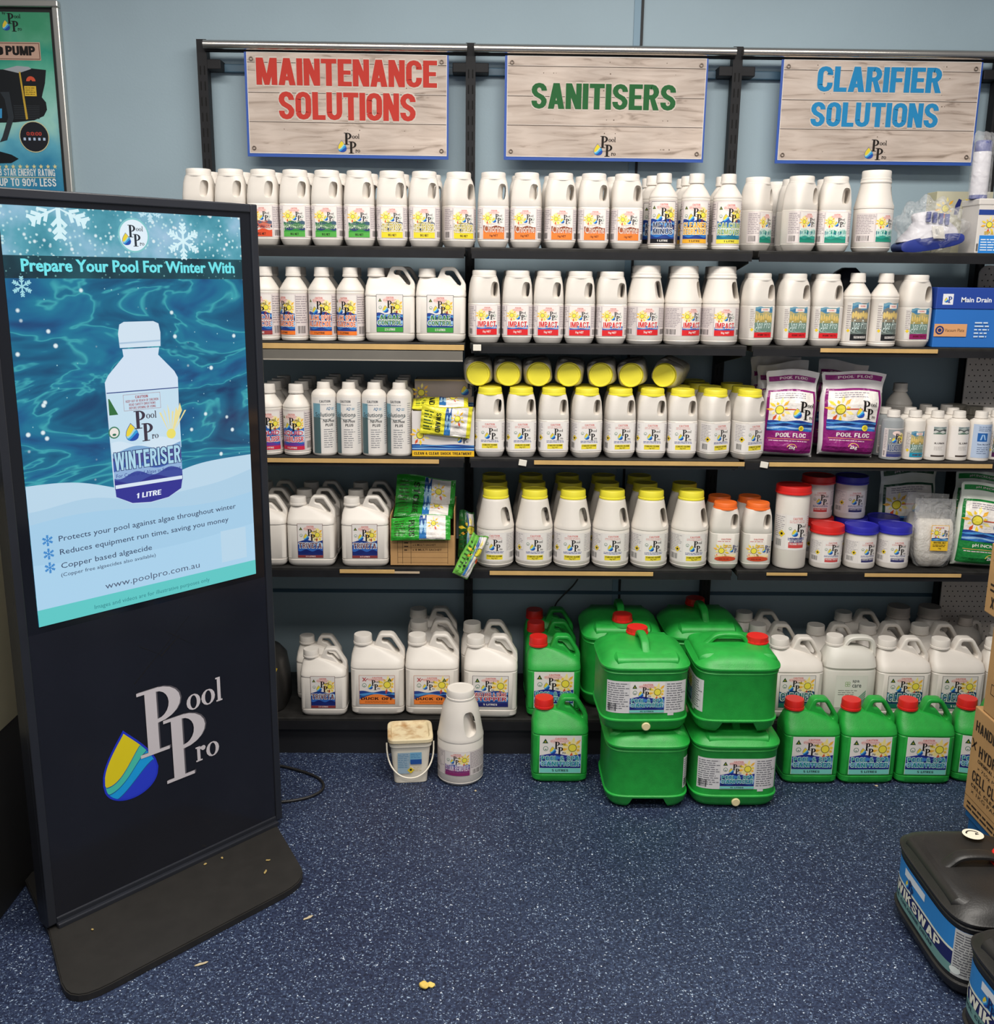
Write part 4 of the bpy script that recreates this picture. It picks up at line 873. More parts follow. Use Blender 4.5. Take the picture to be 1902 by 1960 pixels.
# ------------------------------------------------------------------ framed poster on the back wall
def poster():
    PW, PH = .74, 1.16; x1 = -1.400; z1 = 2.538
    t = thing('framed_poster', 'silver framed pool pump poster on the wall above the display stand', 'poster', (x1-PW, .058, z1-PH))
    SIL = mat('silver_frame', (.62, .60, .55), .3, metal=.9); BK = mat('black_rebate', (.01, .01, .01), .5)
    quick('frame', [(0, PW, -.026, 0, PH-.022, PH), (0, PW, -.026, 0, 0, .022), (0, .022, -.026, 0, .022, PH-.022), (PW-.022, PW, -.026, 0, .022, PH-.022)], SIL, t, bev=.004)
    quick('backing', [(.022, PW-.022, -.008, -.002, .022, PH-.022)], BK, t)
    m = bpy.data.materials.new('poster_print'); m.use_nodes = True; nt = m.node_tree; b = nt.nodes['Principled BSDF']; L = nt.links
    tc = nt.nodes.new('ShaderNodeTexCoord'); n = nt.nodes.new('ShaderNodeTexNoise'); n.inputs['Scale'].default_value = 5; n.inputs['Detail'].default_value = 5; L.new(tc.outputs['Object'], n.inputs['Vector'])
    sx = nt.nodes.new('ShaderNodeSeparateXYZ'); L.new(tc.outputs['Object'], sx.inputs[0])
    ma = nt.nodes.new('ShaderNodeMath'); ma.operation = 'MULTIPLY_ADD'; ma.inputs[1].default_value = 1/PH; L.new(sx.outputs['Z'], ma.inputs[0])
    m3 = nt.nodes.new('ShaderNodeMath'); m3.operation = 'MULTIPLY_ADD'; m3.inputs[1].default_value = .35; m3.inputs[2].default_value = -.17; L.new(n.outputs['Fac'], m3.inputs[0]); L.new(m3.outputs[0], ma.inputs[2])
    r = nt.nodes.new('ShaderNodeValToRGB'); e = r.color_ramp.elements; e[0].position = .40; e[0].color = (*hx('#1f6f9c'), 1); e[1].position = .95; e[1].color = (*hx('#3f9a72'), 1)
    for q, c in ((.52, '#2f86ae'), (.60, '#5fb0c8'), (.68, '#9fd6cc'), (.76, '#5fb89c'), (.84, '#2f9a82'), (.90, '#58a886')): x = e.new(q); x.color = (*hx(c), 1)
    L.new(ma.outputs[0], r.inputs[0]); L.new(r.outputs[0], b.inputs['Base Color']); b.inputs['Roughness'].default_value = .35
    quick('print', [(.036, PW-.036, -.0095, -.007, .036, PH-.036)], m, t)
    a = Art()
    q = lambda px, py: (AT(px, py, Y=.048).x-(x1-PW), AT(px, py, Y=.048).z-(z1-PH))
    def qp(pts, c, L): a.poly([q(*p) for p in pts], c, L)
    x, z = q(7, 60); a.logo(x, z, .058, '#16201c', 1); a.text('by', x+.0, z+.052, x+.012, z+.062, '#16201c', 1, .02)
    x0, z0 = q(-60, 114); x2, z2 = q(76, 81); a.rect(x0, z0, x2, z2, '#c9a592', 1); a.frame(x0+.003, z0+.003, x2-.003, z2-.003, .002, '#5a3a2c', 2)
    p0 = q(12, 105); p1 = q(66, 89); a.text('PUMP', p0[0], p0[1], p1[0], p1[1], K, 3, .05); p0 = q(-12, 105); p1 = q(5, 89); a.text('D', p0[0], p0[1], p1[0], p1[1], K, 3, .05)
    qp([(-60, 132), (6, 133), (32, 127), (60, 131), (88, 134), (86, 160), (80, 186), (88, 196), (90, 210), (84, 222), (66, 230), (30, 234), (-60, 236)], '#15181c', 2)
    qp([(6, 133), (32, 126), (55, 128), (60, 132), (36, 140)], '#a8aeb4', 3); qp([(36, 138), (39, 137), (54, 228), (50, 229)], '#c8a43a', 4)
    for i in range(8): p = q(26+i*.4, 203+i*3.4); p2 = q(76, 203+i*3.4); a.rect(p[0], p[1], p2[0], p[1]+.0022, '#2f3338', 3)
    qp([(0, 176), (18, 176), (27, 225), (14, 268), (0, 272), (5, 262), (16, 224), (9, 190)], '#2e343a', 5); qp([(-20, 208), (4, 208), (4, 226), (-20, 228)], '#3f9ad0', 5)
    x, z = q(59, 152); a.arc(x, z-.006, .004, .016, 0, PI, '#d8563a', 5); x, z = q(48, 184); x2, z2 = q(69, 165); a.rect(x, z, x2, z2, '#e0b93a', 5); a.lines(x+.003, z+.003, x2-.003, z2-.003, 4, '#6a5a1a', 6, .3)
    x, z = q(66, 262); a.disc(x, z, .052, '#cfc9a0', 5, n=32); a.disc(x, z, .049, '#1a1c24', 6, n=32); a.text('0:0:00', x-.026, z+.004, x+.026, z+.016, '#c8463a', 7, .01)
    for i in range(5): a.rect(x-.038+i*.017, z-.012, x-.030+i*.017, z-.003, '#b9cde8', 7)
    qp([(-60, 292), (0, 290), (22, 296), (36, 304), (22, 312), (-60, 314)], '#10161c', 2)
    for i in range(12):
        x, z = q(-41+i*13.3, 319); pts = []
        for k in range(10): rr = .0085 if k % 2 == 0 else .0036; an = PI/2+k*PI/5; pts.append((x+rr*math.cos(an), z+rr*math.sin(an)))
        a.poly(pts, '#e3d9a0', 3)
    p0 = q(-1, 335); p1 = q(105, 325); a.text('8 STAR ENERGY RATING', p0[0], p0[1]-.002, p1[0], p1[1]+.002, '#dfe6e6', 3, .03)
    a.rect(p0[0]-.06, p0[1]-.008, p1[0], p0[1]-.006, '#e3d9a0', 3); p0 = q(0, 356); p1 = q(107, 342); a.text('UP TO 90% LESS', p0[0], p0[1], p1[0], p1[1], '#e6ecec', 3, .03)
    # keep the drawing inside the frame
    F, c = [], []
    for f, cc in zip(a.F, a.c):
        if min(a.V[i][0] for i in f) > -.3: F.append(f); c.append(cc)
    a.F, a.c = F, c; a.V = [(min(max(v[0], .04), PW-.037), v[1], v[2]) for v in a.V]
    a.build('artwork', INK, t).location = (0, -.0097, 0)
poster()

# ------------------------------------------------------------------ digital display stand
def kiosk():
    ang = math.radians(47.723)
    t = thing('digital_display_stand', 'tall black digital signage stand with lit pool winteriser screen on the left', 'display', (-1.0388, -1.4464, 0), ang)
    FR = mat('black_display_frame', (.018, .020, .027), .35, noise=.1); PN = mat('black_glass_panel', (.012, .013, .019), .16, spec=.5, noise=.15, nscale=3)
    Wd, H = .722, 1.823
    quick('housing', [(0, Wd, .004, .052, .02, H)], FR, t, bev=.004)
    b = .022
    quick('frame', [(0, b, -.006, .006, .03, H), (Wd-b, Wd, -.006, .006, .03, H), (b, Wd-b, -.006, .006, H-b, H), (b, Wd-b, -.006, .006, .03, .045)], FR, t, bev=.003)
    quick('front_panel', [(b, Wd-b, -.001, .005, .045, .800)], PN, t)
    quick('screen_bezel', [(b, Wd-b, -.001, .005, .800, H-b)], mat('black_screen_glass', (.008, .009, .013), .08, spec=.6), t)
    x0, x1, z0, z1 = .050, .668, .817, 1.787
    # water picture
    def emis(name, build):
        m = bpy.data.materials.new(name); m.use_nodes = True; nt = m.node_tree; bs = nt.nodes['Principled BSDF']; L = nt.links
        tc = nt.nodes.new('ShaderNodeTexCoord'); bs.inputs['Base Color'].default_value = (.004, .004, .005, 1); bs.inputs['Roughness'].default_value = .12
        bs.inputs['Emission Strength'].default_value = .92; L.new(build(nt, L, tc), bs.inputs['Emission Color']); return m
    def ramp(nt, L, src, els):
        r = nt.nodes.new('ShaderNodeValToRGB'); e = r.color_ramp.elements; e[0].position, e[0].color = els[0][0], (*hx(els[0][1]), 1); e[1].position, e[1].color = els[-1][0], (*hx(els[-1][1]), 1)
        for p, c in els[1:-1]: q = e.new(p); q.color = (*hx(c), 1)
        L.new(src, r.inputs[0]); return r.outputs[0]
    def dots(nt, L, tc, base, sc_, th, keep, c):
        v = nt.nodes.new('ShaderNodeTexVoronoi'); v.inputs['Scale'].default_value = sc_; L.new(tc.outputs['Object'], v.inputs['Vector'])
        lt = nt.nodes.new('ShaderNodeMapRange'); lt.inputs[1].default_value = th; lt.inputs[2].default_value = th*.5; L.new(v.outputs['Distance'], lt.inputs[0])
        sp = nt.nodes.new('ShaderNodeSeparateColor'); L.new(v.outputs['Color'], sp.inputs[0]); g = nt.nodes.new('ShaderNodeMath'); g.operation = 'GREATER_THAN'; g.inputs[1].default_value = keep; L.new(sp.outputs[0], g.inputs[0])
        mu = nt.nodes.new('ShaderNodeMath'); mu.operation = 'MULTIPLY'; L.new(lt.outputs[0], mu.inputs[0]); L.new(g.outputs[0], mu.inputs[1])
        m2 = nt.nodes.new('ShaderNodeMix'); m2.data_type = 'RGBA'; m2.inputs[7].default_value = (*hx(c), 1); L.new(mu.outputs[0], m2.inputs[0]); L.new(base, m2.inputs[6]); return m2.outputs[2]
    def water(nt, L, tc):
        mp = nt.nodes.new('ShaderNodeMapping'); mp.inputs['Scale'].default_value = (2.2, 1, 6.5); L.new(tc.outputs['Object'], mp.inputs[0])
        n = nt.nodes.new('ShaderNodeTexNoise'); n.inputs['Scale'].default_value = 1.1; n.inputs['Detail'].default_value = 3; n.inputs['Distortion'].default_value = 1.8; L.new(mp.outputs[0], n.inputs['Vector'])
        c = ramp(nt, L, n.outputs['Fac'], [(.28, '#153a66'), (.40, '#165a80'), (.47, '#1a6f92'), (.492, '#3fa8b4'), (.51, '#1f7c9c'), (.60, '#1a6290'), (.72, '#1c3a6e')])
        c = dots(nt, L, tc, c, 60, .12, .80, '#9fd4e0'); return dots(nt, L, tc, c, 26, .17, .45, '#e6f6fa')
    def sky(nt, L, tc):
        n = nt.nodes.new('ShaderNodeTexNoise'); n.inputs['Scale'].default_value = 6; n.inputs['Detail'].default_value = 5; L.new(tc.outputs['Object'], n.inputs['Vector'])
        c = ramp(nt, L, n.outputs['Fac'], [(.35, '#2b7f93'), (.48, '#5aa6b8'), (.58, '#8fc0d8'), (.70, '#b9d4ee')])
        c = dots(nt, L, tc, c, 85, .33, .35, '#c9ecf0'); return dots(nt, L, tc, c, 48, .26, .55, '#e6f6fa')
    def band(nt, L, tc):
        n = nt.nodes.new('ShaderNodeTexNoise'); n.inputs['Scale'].default_value = 9; L.new(tc.outputs['Object'], n.inputs['Vector'])
        c = ramp(nt, L, n.outputs['Fac'], [(.35, '#16333f'), (.65, '#235560')]); return dots(nt, L, tc, c, 90, .25, .5, '#6fa8a8')
    scr = quick('screen', [(x0, x1, -.0022, .004, z0, 1.630)], emis('screen_water', water), t)
    quick('screen_header', [(x0, x1, -.0022, .004, 1.680, z1)], emis('screen_snow_sky', sky), t)
    quick('screen_title_band', [(x0, x1, -.0022, .004, 1.630, 1.680)], emis('screen_title', band), t)
    a = Art()
    snow = lambda x: 1.160-.045*math.exp(-((x-.33)/.12)**2)+.0*x
    a.band(x0, x1, lambda x: z0+.03, snow, '#b9d5e8', 0, 40)
    a.band(x0, x1, lambda x: z0+.03, lambda x: snow(x)-.045-.018*math.sin(x*13+1), '#abcde4', 1, 40)
    a.band(x0, x1, lambda x: z0+.03, lambda x: 1.06+.015*math.sin(x*9), '#a3cbe6', 2, 40)
    a.band(x0, x1, lambda x: z0+.03, lambda x: .96+.012*math.sin(x*7+2), '#a9d0ea', 3, 40)
    a.band(x0, x1, lambda x: z0, lambda x: .858, '#5fc6c4', 4, 2)
    def flake(cx, cz, r, c, L, w=.07):
        for i in range(6):
            an = PI/3*i+PI/6; ca, sa = math.cos(an), math.sin(an)
            def seg(p, q, wd):
                d = Vector((q[0]-p[0], q[1]-p[1])).normalized(); nx, ny = -d.y*wd, d.x*wd
                a.poly([(p[0]+nx, p[1]+ny), (p[0]-nx, p[1]-ny), (q[0]-nx, q[1]-ny), (q[0]+nx, q[1]+ny)], c, L)
            seg((cx, cz), (cx+r*ca, cz+r*sa), r*w)
            for k in (.4, .65, .85):
                for s in (-1, 1):
                    a2 = an+s*PI/4; l = r*.32*(1.2-k*.5); seg((cx+r*k*ca, cz+r*k*sa), (cx+r*k*ca+l*math.cos(a2), cz+r*k*sa+l*math.sin(a2)), r*w*.8)
    def clipflake(*q):
        k = len(a.V); flake(*q); a.V[k:] = [(max(x, x0+.001), min(z, z1-.001), L) for x, z, L in a.V[k:]]
    clipflake(.182, 1.793, .075, '#d4f0f6', 5); flake(.497, 1.722, .043, '#d4f0f6', 5); clipflake(.085, 1.612, .022, '#9fd8e2', 5); clipflake(.41, 1.795, .03, '#bfe2ee', 5)
    a.disc(.364, 1.732, .0405, '#7fc4c8', 5, n=36); a.disc(.364, 1.732, .0365, '#dfeef8', 6, n=36); a.logo(.336, 1.706, .050, '#1a2430', 7)
    a.text('Prepare Your Pool For Winter With', .087, 1.636, .643, 1.673, '#6fe2ea', 5, .02); a.text('Prepare Your Pool For Winter With', .088, 1.636, .644, 1.673, '#6fe2ea', 6, .02)
    # bottle
    def sh(pts, c, L): a.poly(pts, c, L)
    cx = .3605
    sh([(.262, 1.385), (.265, 1.13), (.272, 1.10), (.31, 1.078), (.36, 1.073), (.41, 1.078), (.446, 1.095), (.452, 1.12), (.459, 1.385), (.450, 1.402), (.408, 1.445), (.412, 1.463), (.313, 1.463), (.315, 1.445), (.272, 1.402)], '#cfdff0', 5)
    sh([(.307, 1.466), (.416, 1.466), (.418, 1.50), (.414, 1.522), (.40, 1.528), (.322, 1.528), (.310, 1.522), (.305, 1.50)], '#cfe0ee', 6); sh([(.307, 1.475), (.417, 1.478), (.417, 1.482), (.307, 1.479)], '#a9c3da', 7)
    a.rect(.264, 1.358, .458, 1.3605, '#2f4a86', 6); a.rect(.264, 1.205, .457, 1.357, '#c2dcec', 6)
    a.frame(.306, 1.312, .406, 1.352, .0008, '#a06a70', 7); a.text('CAUTION', .338, 1.341, .372, 1.348, '#a0404a', 7, .01)
    for i, s in enumerate(('KEEP OUT OF REACH OF CHILDREN', 'READ SAFETY DIRECTIONS', 'BEFORE OPENING OR USING')): a.text(s, .312+.008*(i > 0), 1.332-.0085*i, .400-.008*(i > 0), 1.338-.0085*i, '#a0606a', 7)
    a.poly([(.267, 1.305), (.290, 1.305), (.270, 1.345), (.267, 1.345)], '#2f6a3a', 7); a.badge(.276, 1.262, .015, 7)
    for i in range(7): a.poly([(.43, 1.235), (.40+.012*i, 1.30+.01*(i % 3)), (.405+.012*i, 1.30)], '#e8dc9a', 7)
    a.disc(.43, 1.243, .013, '#e8dc6a', 8); a.logo(.310, 1.232, .078, '#3a3040', 9)
    a.waves(.267, .455, 1.120, 1.232, ['#2a2f86', '#3a4a9a', '#8fb0d8', '#3a5aa8', '#4a4a90', '#7fa8d0', '#cfe2f0'], 10, 24)
    a.text('WINTERISER', .270, 1.167, .452, 1.212, '#20306a', 17, .045); a.text('WINTERISER', .270, 1.167, .452, 1.212, '#a9d4e8', 19, .02)
    a.text('For Control of Algae in Swimming', .272, 1.146, .450, 1.158, '#2a3a8a', 18); a.rect(.268, 1.122, .453, 1.131, '#d6e4f2', 18)
    a.poly([(.267, 1.121), (.268, 1.102), (.31, 1.080), (.36, 1.075), (.41, 1.080), (.448, 1.098), (.453, 1.121)], '#2f2f8f', 18); a.text('1 LITRE', .322, 1.090, .390, 1.103, '#e6eef8', 19, .04, .2)
    DKT = '#3a4a66'
    for zc, s, xe in ((1.018, 'Protects your pool against algae throughout winter', .612), (.985, 'Reduces equipment run time, saving you money', .587), (.951, 'Copper based algaecide', .355)):
        a.text(s, .116, zc-.006, xe, zc+.012, DKT, 5, .004); flake(.089, zc+.006, .013, '#3f86c8', 5, .09)
    a.text('(Copper free algaecides also available)', .114, .926, .364, .938, DKT, 5, .002); a.text('www.poolpro.com.au', .222, .868, .490, .889, '#4a5670', 5, -.002)
    a.text('Images and videos are for illustrative purposes only', .190, .825, .518, .839, '#2f7f86', 6, -.002)
    a.rect(.560, .872, .640, .960, '#b6d4e8', 5)
    a.build('picture', SCR, t, lambda u, v, o: Vector((u, -.0024-o*.7, v)))
    # big logo on the lower panel
    g = Art(); LG = '#cfc8cc'
    g.drop(.252, .350, .073, 1, True)
    g.P(.2865, .3895, .185, '#5a565c', 4, .9); g.P(.282, .388, .185, LG, 6, .9); g.P(.3565, .2895, .185, '#5a565c', 7, .9); g.P(.352, .288, .185, LG, 9, .9)
    g.ool(.424, .475, .046, LG, 5); g.ro(.444, .318, .044, LG, 6)
    g.build('panel_logo', INK, t, lambda u, v, o: Vector((u, -.0014-o, v)))
    # base plate
    bm = bmesh.new(); pts = [(-.070, .215), (-.075, .245), (-.073, .266), (-.062, .284), (-.045, .295), (-.02, .301), (.01, .303), (.50, .307), (.53, .305), (.556, .298), (.577, .286), (.594, .268), (.606, .248), (.614, .228), (.700, .0), (.80, -.24), (.79, -.275), (.75, -.29), (.12, -.29), (.085, -.285), (.058, -.262), (.052, -.235), (.0, .0)]
    vs = [bm.verts.new((u, -n, 0.001)) for u, n in pts]; f = bm.faces.new(vs)
    r = bmesh.ops.extrude_face_region(bm, geom=[f]); tv = [q for q in r['geom'] if isinstance(q, bmesh.types.BMVert)]; bmesh.ops.translate(bm, verts=tv, vec=(0, 0, .019))
    te = [e for e in bm.edges if all(v in tv for v in e.verts)]; bmesh.ops.bevel(bm, geom=te, offset=.003, segments=2, affect='EDGES')
    mesh_obj('base_plate', bm, mat('dusty_black_base', (.018, .0165, .015), .5, noise=.15, nscale=20, bump=.1), t)
    quick('base_trim', [(.02, .70, -.018, -.002, .018, .032)], FR, t, bev=.003)
    bm = bmesh.new(); st = [(.30, .50), (.47, .74)]
    a = Art()
    for (u0, v0, u1, v1, wd) in ((.28, .60, .45, .745, .0012), (.36, .655, .42, .70, .002), (.38, .72, .46, .66, .0008), (.30, .70, .36, .66, .0008)):
        d = Vector((u1-u0, v1-v0)).normalized(); a.poly([(u0-d.y*wd, v0+d.x*wd), (u0+d.y*wd, v0-d.x*wd), (u1+d.y*wd*.3, v1-d.x*wd*.3), (u1-d.y*wd*.3, v1+d.x*wd*.3)], '#0a0a0e', 0)
    a.build('scratch_marks', INKM, t, lambda u, v, o: Vector((u, -.0012-o, v)))
    bm.free()
kiosk()

# ------------------------------------------------------------------ products: helper for rows
ORD = ['first', 'second', 'third', 'fourth', 'fifth', 'sixth', 'seventh', 'eighth', 'ninth', 'tenth']
def pos(px, py, Yc, z): return (AT(px, py, Y=Yc).x, Yc, z+.0005)
rnd = random.Random(3)
def row(kind, design, cap, z, Yc, spec, labels, group, rears=0, dY=.1, rear_fmt=None, rear_skip=(), py=None, rz0=0, jit=.05, **k):
    """spec: [(px, py)] of each front item's middle; labels: one text per item"""
    out = []
    for i, q in enumerate(spec):
        px, pyy = q[0], q[1]; rz = q[2] if len(q) > 2 else rnd.uniform(-jit, jit); yy = Yc+(q[3] if len(q) > 3 else 0)
        loc = pos(px, pyy, yy, z)
        out.append(item(kind, design[i] if isinstance(design, list) else design, cap, loc, labels[i], rz, group, **k))
        for r in range(rears if isinstance(rears, int) else rears[i]):
            if (i, r) in rear_skip: continue
            dz = dY*(r+1)
            item(kind, design[i] if isinstance(design, list) else design, cap, (loc[0]+rnd.uniform(-.004, .004), yy+dz, z+.0005), rear_fmt[i][r] if isinstance(rear_fmt, list) else rear_fmt.format(o=ORD[i], d=('directly behind', 'two places behind', 'three places behind', 'four places behind')[r]), rz+rnd.uniform(-.1, .1), group, **k)
    return out
# --- top shelf, left bay
YJ = -.372
lab = ['white handled jar at the far left of the top shelf, above the display stand', 'second white jar from the left on the top shelf, above the display stand corner', 'handled jar with red label beside the display stand on the top shelf',
       'leftmost of the three green-label jars on the top shelf', 'middle of the three green-label jars on the top shelf', 'rightmost of the three green-label jars on the top shelf',
       'leftmost of the three yellow-label jars on the top shelf', 'middle of the three yellow-label jars on the top shelf', 'yellow-label jar turned aside at the post on the top shelf']
row('jar', ['red', 'red', 'red', 'green', 'green', 'green', 'yellow', 'yellow', 'yellow'], 'w', Z1, YJ, [(384, 400), (447, 400), (508, 400, -.05), (570, 400, 0), (632, 400, -.03), (692, 400, .04), (755, 400, .06), (817, 400, .03), (879, 402, .42, .012)], lab, 'white handled jars on the top shelf', [1]*8+[0], .105,
    [['rear white jar behind the leftmost jar of the top shelf'], ['rear white jar behind the second jar of the top shelf'], ['rear white jar behind the red-label jar on the top shelf'], ['rear jar behind the leftmost green-label jar'], ['rear jar behind the middle green-label jar'], ['rear jar behind the rightmost green-label jar'], ['rear jar behind the leftmost yellow-label jar'], ['rear jar behind the middle yellow-label jar'], []])
# --- top shelf, middle bay
OF = 'orange-label jars on the top shelf'
row('jar', 'orange', 'w', Z1, YJ, [(941, 402, .05), (1003, 402, -.12), (1066, 403, .10), (1129, 404, .06), (1189, 405, .10)], ['%s of the five orange-label jars from the left on the top shelf' % ORD[i] for i in range(5)], OF, [0, 1, 1, 1, 1], .105, 'rear white jar behind the {o} orange-label jar of the top shelf')
row('bottle', ['metal', 'cleaner', 'calcium'], 'wb', Z1, -.372, [(1268, 405, -.10), (1330, 405, -.15), (1391, 405, .05)], ['one litre bottle with navy label and black band on the top shelf', 'one litre bottle with orange lettering and amber band on the top shelf', 'one litre bottle with pale yellow band and green lettering on the top shelf'], 'one litre bottles on the top shelf', 0)
for b, x, y, d, l in (('metal', 1248, 405, .09, 'bottle close behind the black-band bottle'), ('metal', 1240, 405, .18, 'rearmost of the bottles behind the black-band bottle'), ('cleaner', 1315, 405, .09, 'bottle close behind the amber-band bottle'), ('cleaner', 1306, 405, .18, 'rearmost of the bottles behind the amber-band bottle'), ('calcium', 1381, 405, .09, 'bottle behind the pale yellow-band bottle')):
    item('bottle', b, 'wb', pos(x, y, -.372+d, Z1), l, .1, 'one litre bottles on the top shelf')
# --- top shelf, right bay
row('jar', 'teal', 'w', Z1, YJ, [(1446, 415, .75, .055), (1530, 410, .5), (1594, 412, -.05)], ['teal-label jar set back just right of the pale yellow-band bottle', 'teal-label jar turned aside, middle of the right bay top shelf', 'teal-label jar with its handle showing, on the right bay top shelf'], 'teal-label jars on the top shelf')
row('jar', 'teal', 'w', Z1, YJ+.10, [(1487, 415, .7, .09), (1519, 413, .75), (1583, 413, .2)], ['rear teal-label jar in the gap right of the set back one', 'rear jar tucked behind the turned teal-label jar', 'rear jar just visible between the two front teal-label jars'], 'teal-label jars on the top shelf')
item('jar2', 'teal big', 'w2', pos(1668, 405, -.365, Z1), 'larger round jar with teal label beside the wrapped blue brush', .45, 'teal-label jars on the top shelf')
# --- second shelf, left bay
row('bottle', ['tropical', 'black spot', 'black spot', 'black spot'], 'wb', Z2, -.372, [(520, 585, -.35), (568, 585, -.75), (619, 585, -.12), (675, 587, -.42)], ['maroon-band bottle beside the display stand on the second shelf', 'orange-label bottle turned away, next to the maroon-band bottle', 'orange-band bottle facing front, third from the display stand', 'orange-band bottle next to the white cans on the second shelf'], 'algaecide bottles on the second shelf', 1, .10,
    [['grey shaded bottle behind the maroon-band bottle'], ['shaded bottle behind the turned orange-label bottle'], ['shaded bottle behind the front-facing orange-band bottle'], ['shaded bottle behind the orange-band bottle near the cans']])
row('jerry2', 'algae', 'w25', Z2, -.362, [(751, 585, .03), (845, 583, -.03, 0)], ['left of the two green-band cans on the second shelf', 'right of the two green-band cans, next to the post'], 'white 2.5 litre cans on the second shelf', [1, 0], .12, 'can hidden behind the left green-band can')
# --- second shelf, middle bay
row('jar', 'impact', 'w', Z2, YJ, [(935, 590, .22), (997, 590, .02), (1059, 592, -.04), (1120, 593, -.03), (1182, 594, .06)], ['%s of the five small red-band jars from the left' % ORD[i] for i in range(5)], 'red-band jars on the second shelf', 1, .105, 'shaded jar directly behind the {o} small red-band jar')
row('jar2', 'impact big', 'w2', Z2, -.362, [(1245, 580, .05), (1313, 580, .42), (1387, 580, .12)], ['left of the three large round red-band jars', 'middle of the three large red-band jars, turned aside', 'right of the three large round red-band jars'], 'red-band jars on the second shelf', 1, .13, [['shaded jar behind the left large red-band jar'], ['shaded jar behind the middle large red-band jar'], ['shaded jar behind the right large red-band jar']])
# --- second shelf, right bay
row('jar', ['spa red', 'spa red', 'spa red', 'spa purple'], 'w', Z2, YJ, [(1461, 588, .30), (1521, 590, .22), (1585, 590, .05), (1757, 590, .18)], ['left of the three red-band spa jars on the second shelf', 'middle of the three red-band spa jars on the second shelf', 'right of the three red-band spa jars on the second shelf', 'spa jar with purple band beside the blue box'], 'spa jars on the second shelf', [1, 1, 1, 1], .105, [['shaded jar behind the left red-band spa jar'], ['shaded jar behind the middle red-band spa jar'], ['shaded jar behind the right red-band spa jar'], ['shaded jar behind the purple-band spa jar']])
row('bottle', 'spa dark', 'wb', Z2, -.376, [(1640, 590, .10), (1699, 590, .28)], ['left of the two dark-label spa bottles on the second shelf', 'right of the two dark-label spa bottles on the second shelf'], 'dark-label spa bottles on the second shelf')
# --- third shelf, left bay
row('bottle', 'red spot', 'wb', Z3, -.372, [(516, 800, .1), (567, 800, -.25)], ['red-label bottle beside the display stand on the third shelf', 'front-facing red-label bottle next to the phosphate remover bottles'], 'red-label bottles on the third shelf', 3, .092,
    [['bottle directly behind the red-label bottle by the stand', 'third deep bottle behind the red-label bottle by the stand', 'rearmost bottle of the column by the display stand'], ['bottle directly behind the front-facing red-label bottle', 'third deep bottle behind the front-facing red-label bottle', 'rearmost bottle behind the front-facing red-label bottle']])
row('cylinder', 'nil', 'wc', Z3, -.372, [(621, 800, .28), (669, 800, -.15), (717, 800, .0), (763, 800, -.22)], ['%s of the four tall phosphate remover bottles from the left' % ORD[i] for i in range(4)], 'tall phosphate remover bottles on the third shelf', 3, .088, 'phosphate remover bottle {d} the {o} front one')
# --- third shelf, middle bay
YX = [(941, 803, .0), (1000, 803, .12), (1059, 803, .12), (1119, 804, .18), (1179, 804, .16), (1241, 804, -.02), (1300, 804, .03), (1361, 805, .48), (1419, 806, .45)]
row('jar', 'stab2', 'y', Z3, YJ, YX, ['%s small yellow-capped jar from the left on the third shelf' % ORD[i] for i in range(9)], 'small yellow-capped jars on the third shelf', [1, 1, 1, 1, 1, 1, 1, 3, 2], .100, 'yellow-capped jar {d} the {o} jar on the third shelf')
for i, (px, py, sc_) in enumerate(((915, 705, 0), (973, 705, 0), (1032, 706, 0), (1090, 708, -.1), (1151, 710, -.16), (1210, 709, -.18), (1274, 708, -.35))):
    p = AT(px, py, Y=-.40); dv = .2
    t = item('jar', None, 'y', (p.x, -.40+.225, p.z+.004), '%s yellow-capped jar from the left lying on its back on top of the row' % ORD[i], 0, 'jars lying on top of the yellow-capped row', rot=(PI/2, 0, 0))
    R_ = Matrix.Rotation(sc_, 3, 'Z') @ Matrix.Rotation(PI/2+.02, 3, 'X') @ Matrix.Rotation(rnd.uniform(-.4, .4)+PI, 3, 'Z')
    t.rotation_euler = R_.to_euler(); a_ = R_ @ Vector((0, 0, .228)); t.location = Vector((p.x, -.375 + (0.012 if i == 6 else 0), Z3+.2285+.0415))-a_
# --- fourth shelf, left bay
row('jerry2', ['back text', 'trivet', 'trivet'], 'w25', Z4, -.362, [(508, 1010, .0), (597, 1010, .0), (700, 1010, .03)], ['can turned to its back label beside the display stand', 'left of the two front navy-label cans on the fourth shelf', 'right front navy-label can, next to the opened carton'], 'white 2.5 litre cans on the fourth shelf', 2, .125,
    [['can behind the back-label can by the stand', 'rearmost can of the column by the stand'], ['can directly behind the left navy-label can', 'rearmost can behind the left navy-label can'], ['can directly behind the right navy-label can', 'rearmost can behind the right navy-label can']])
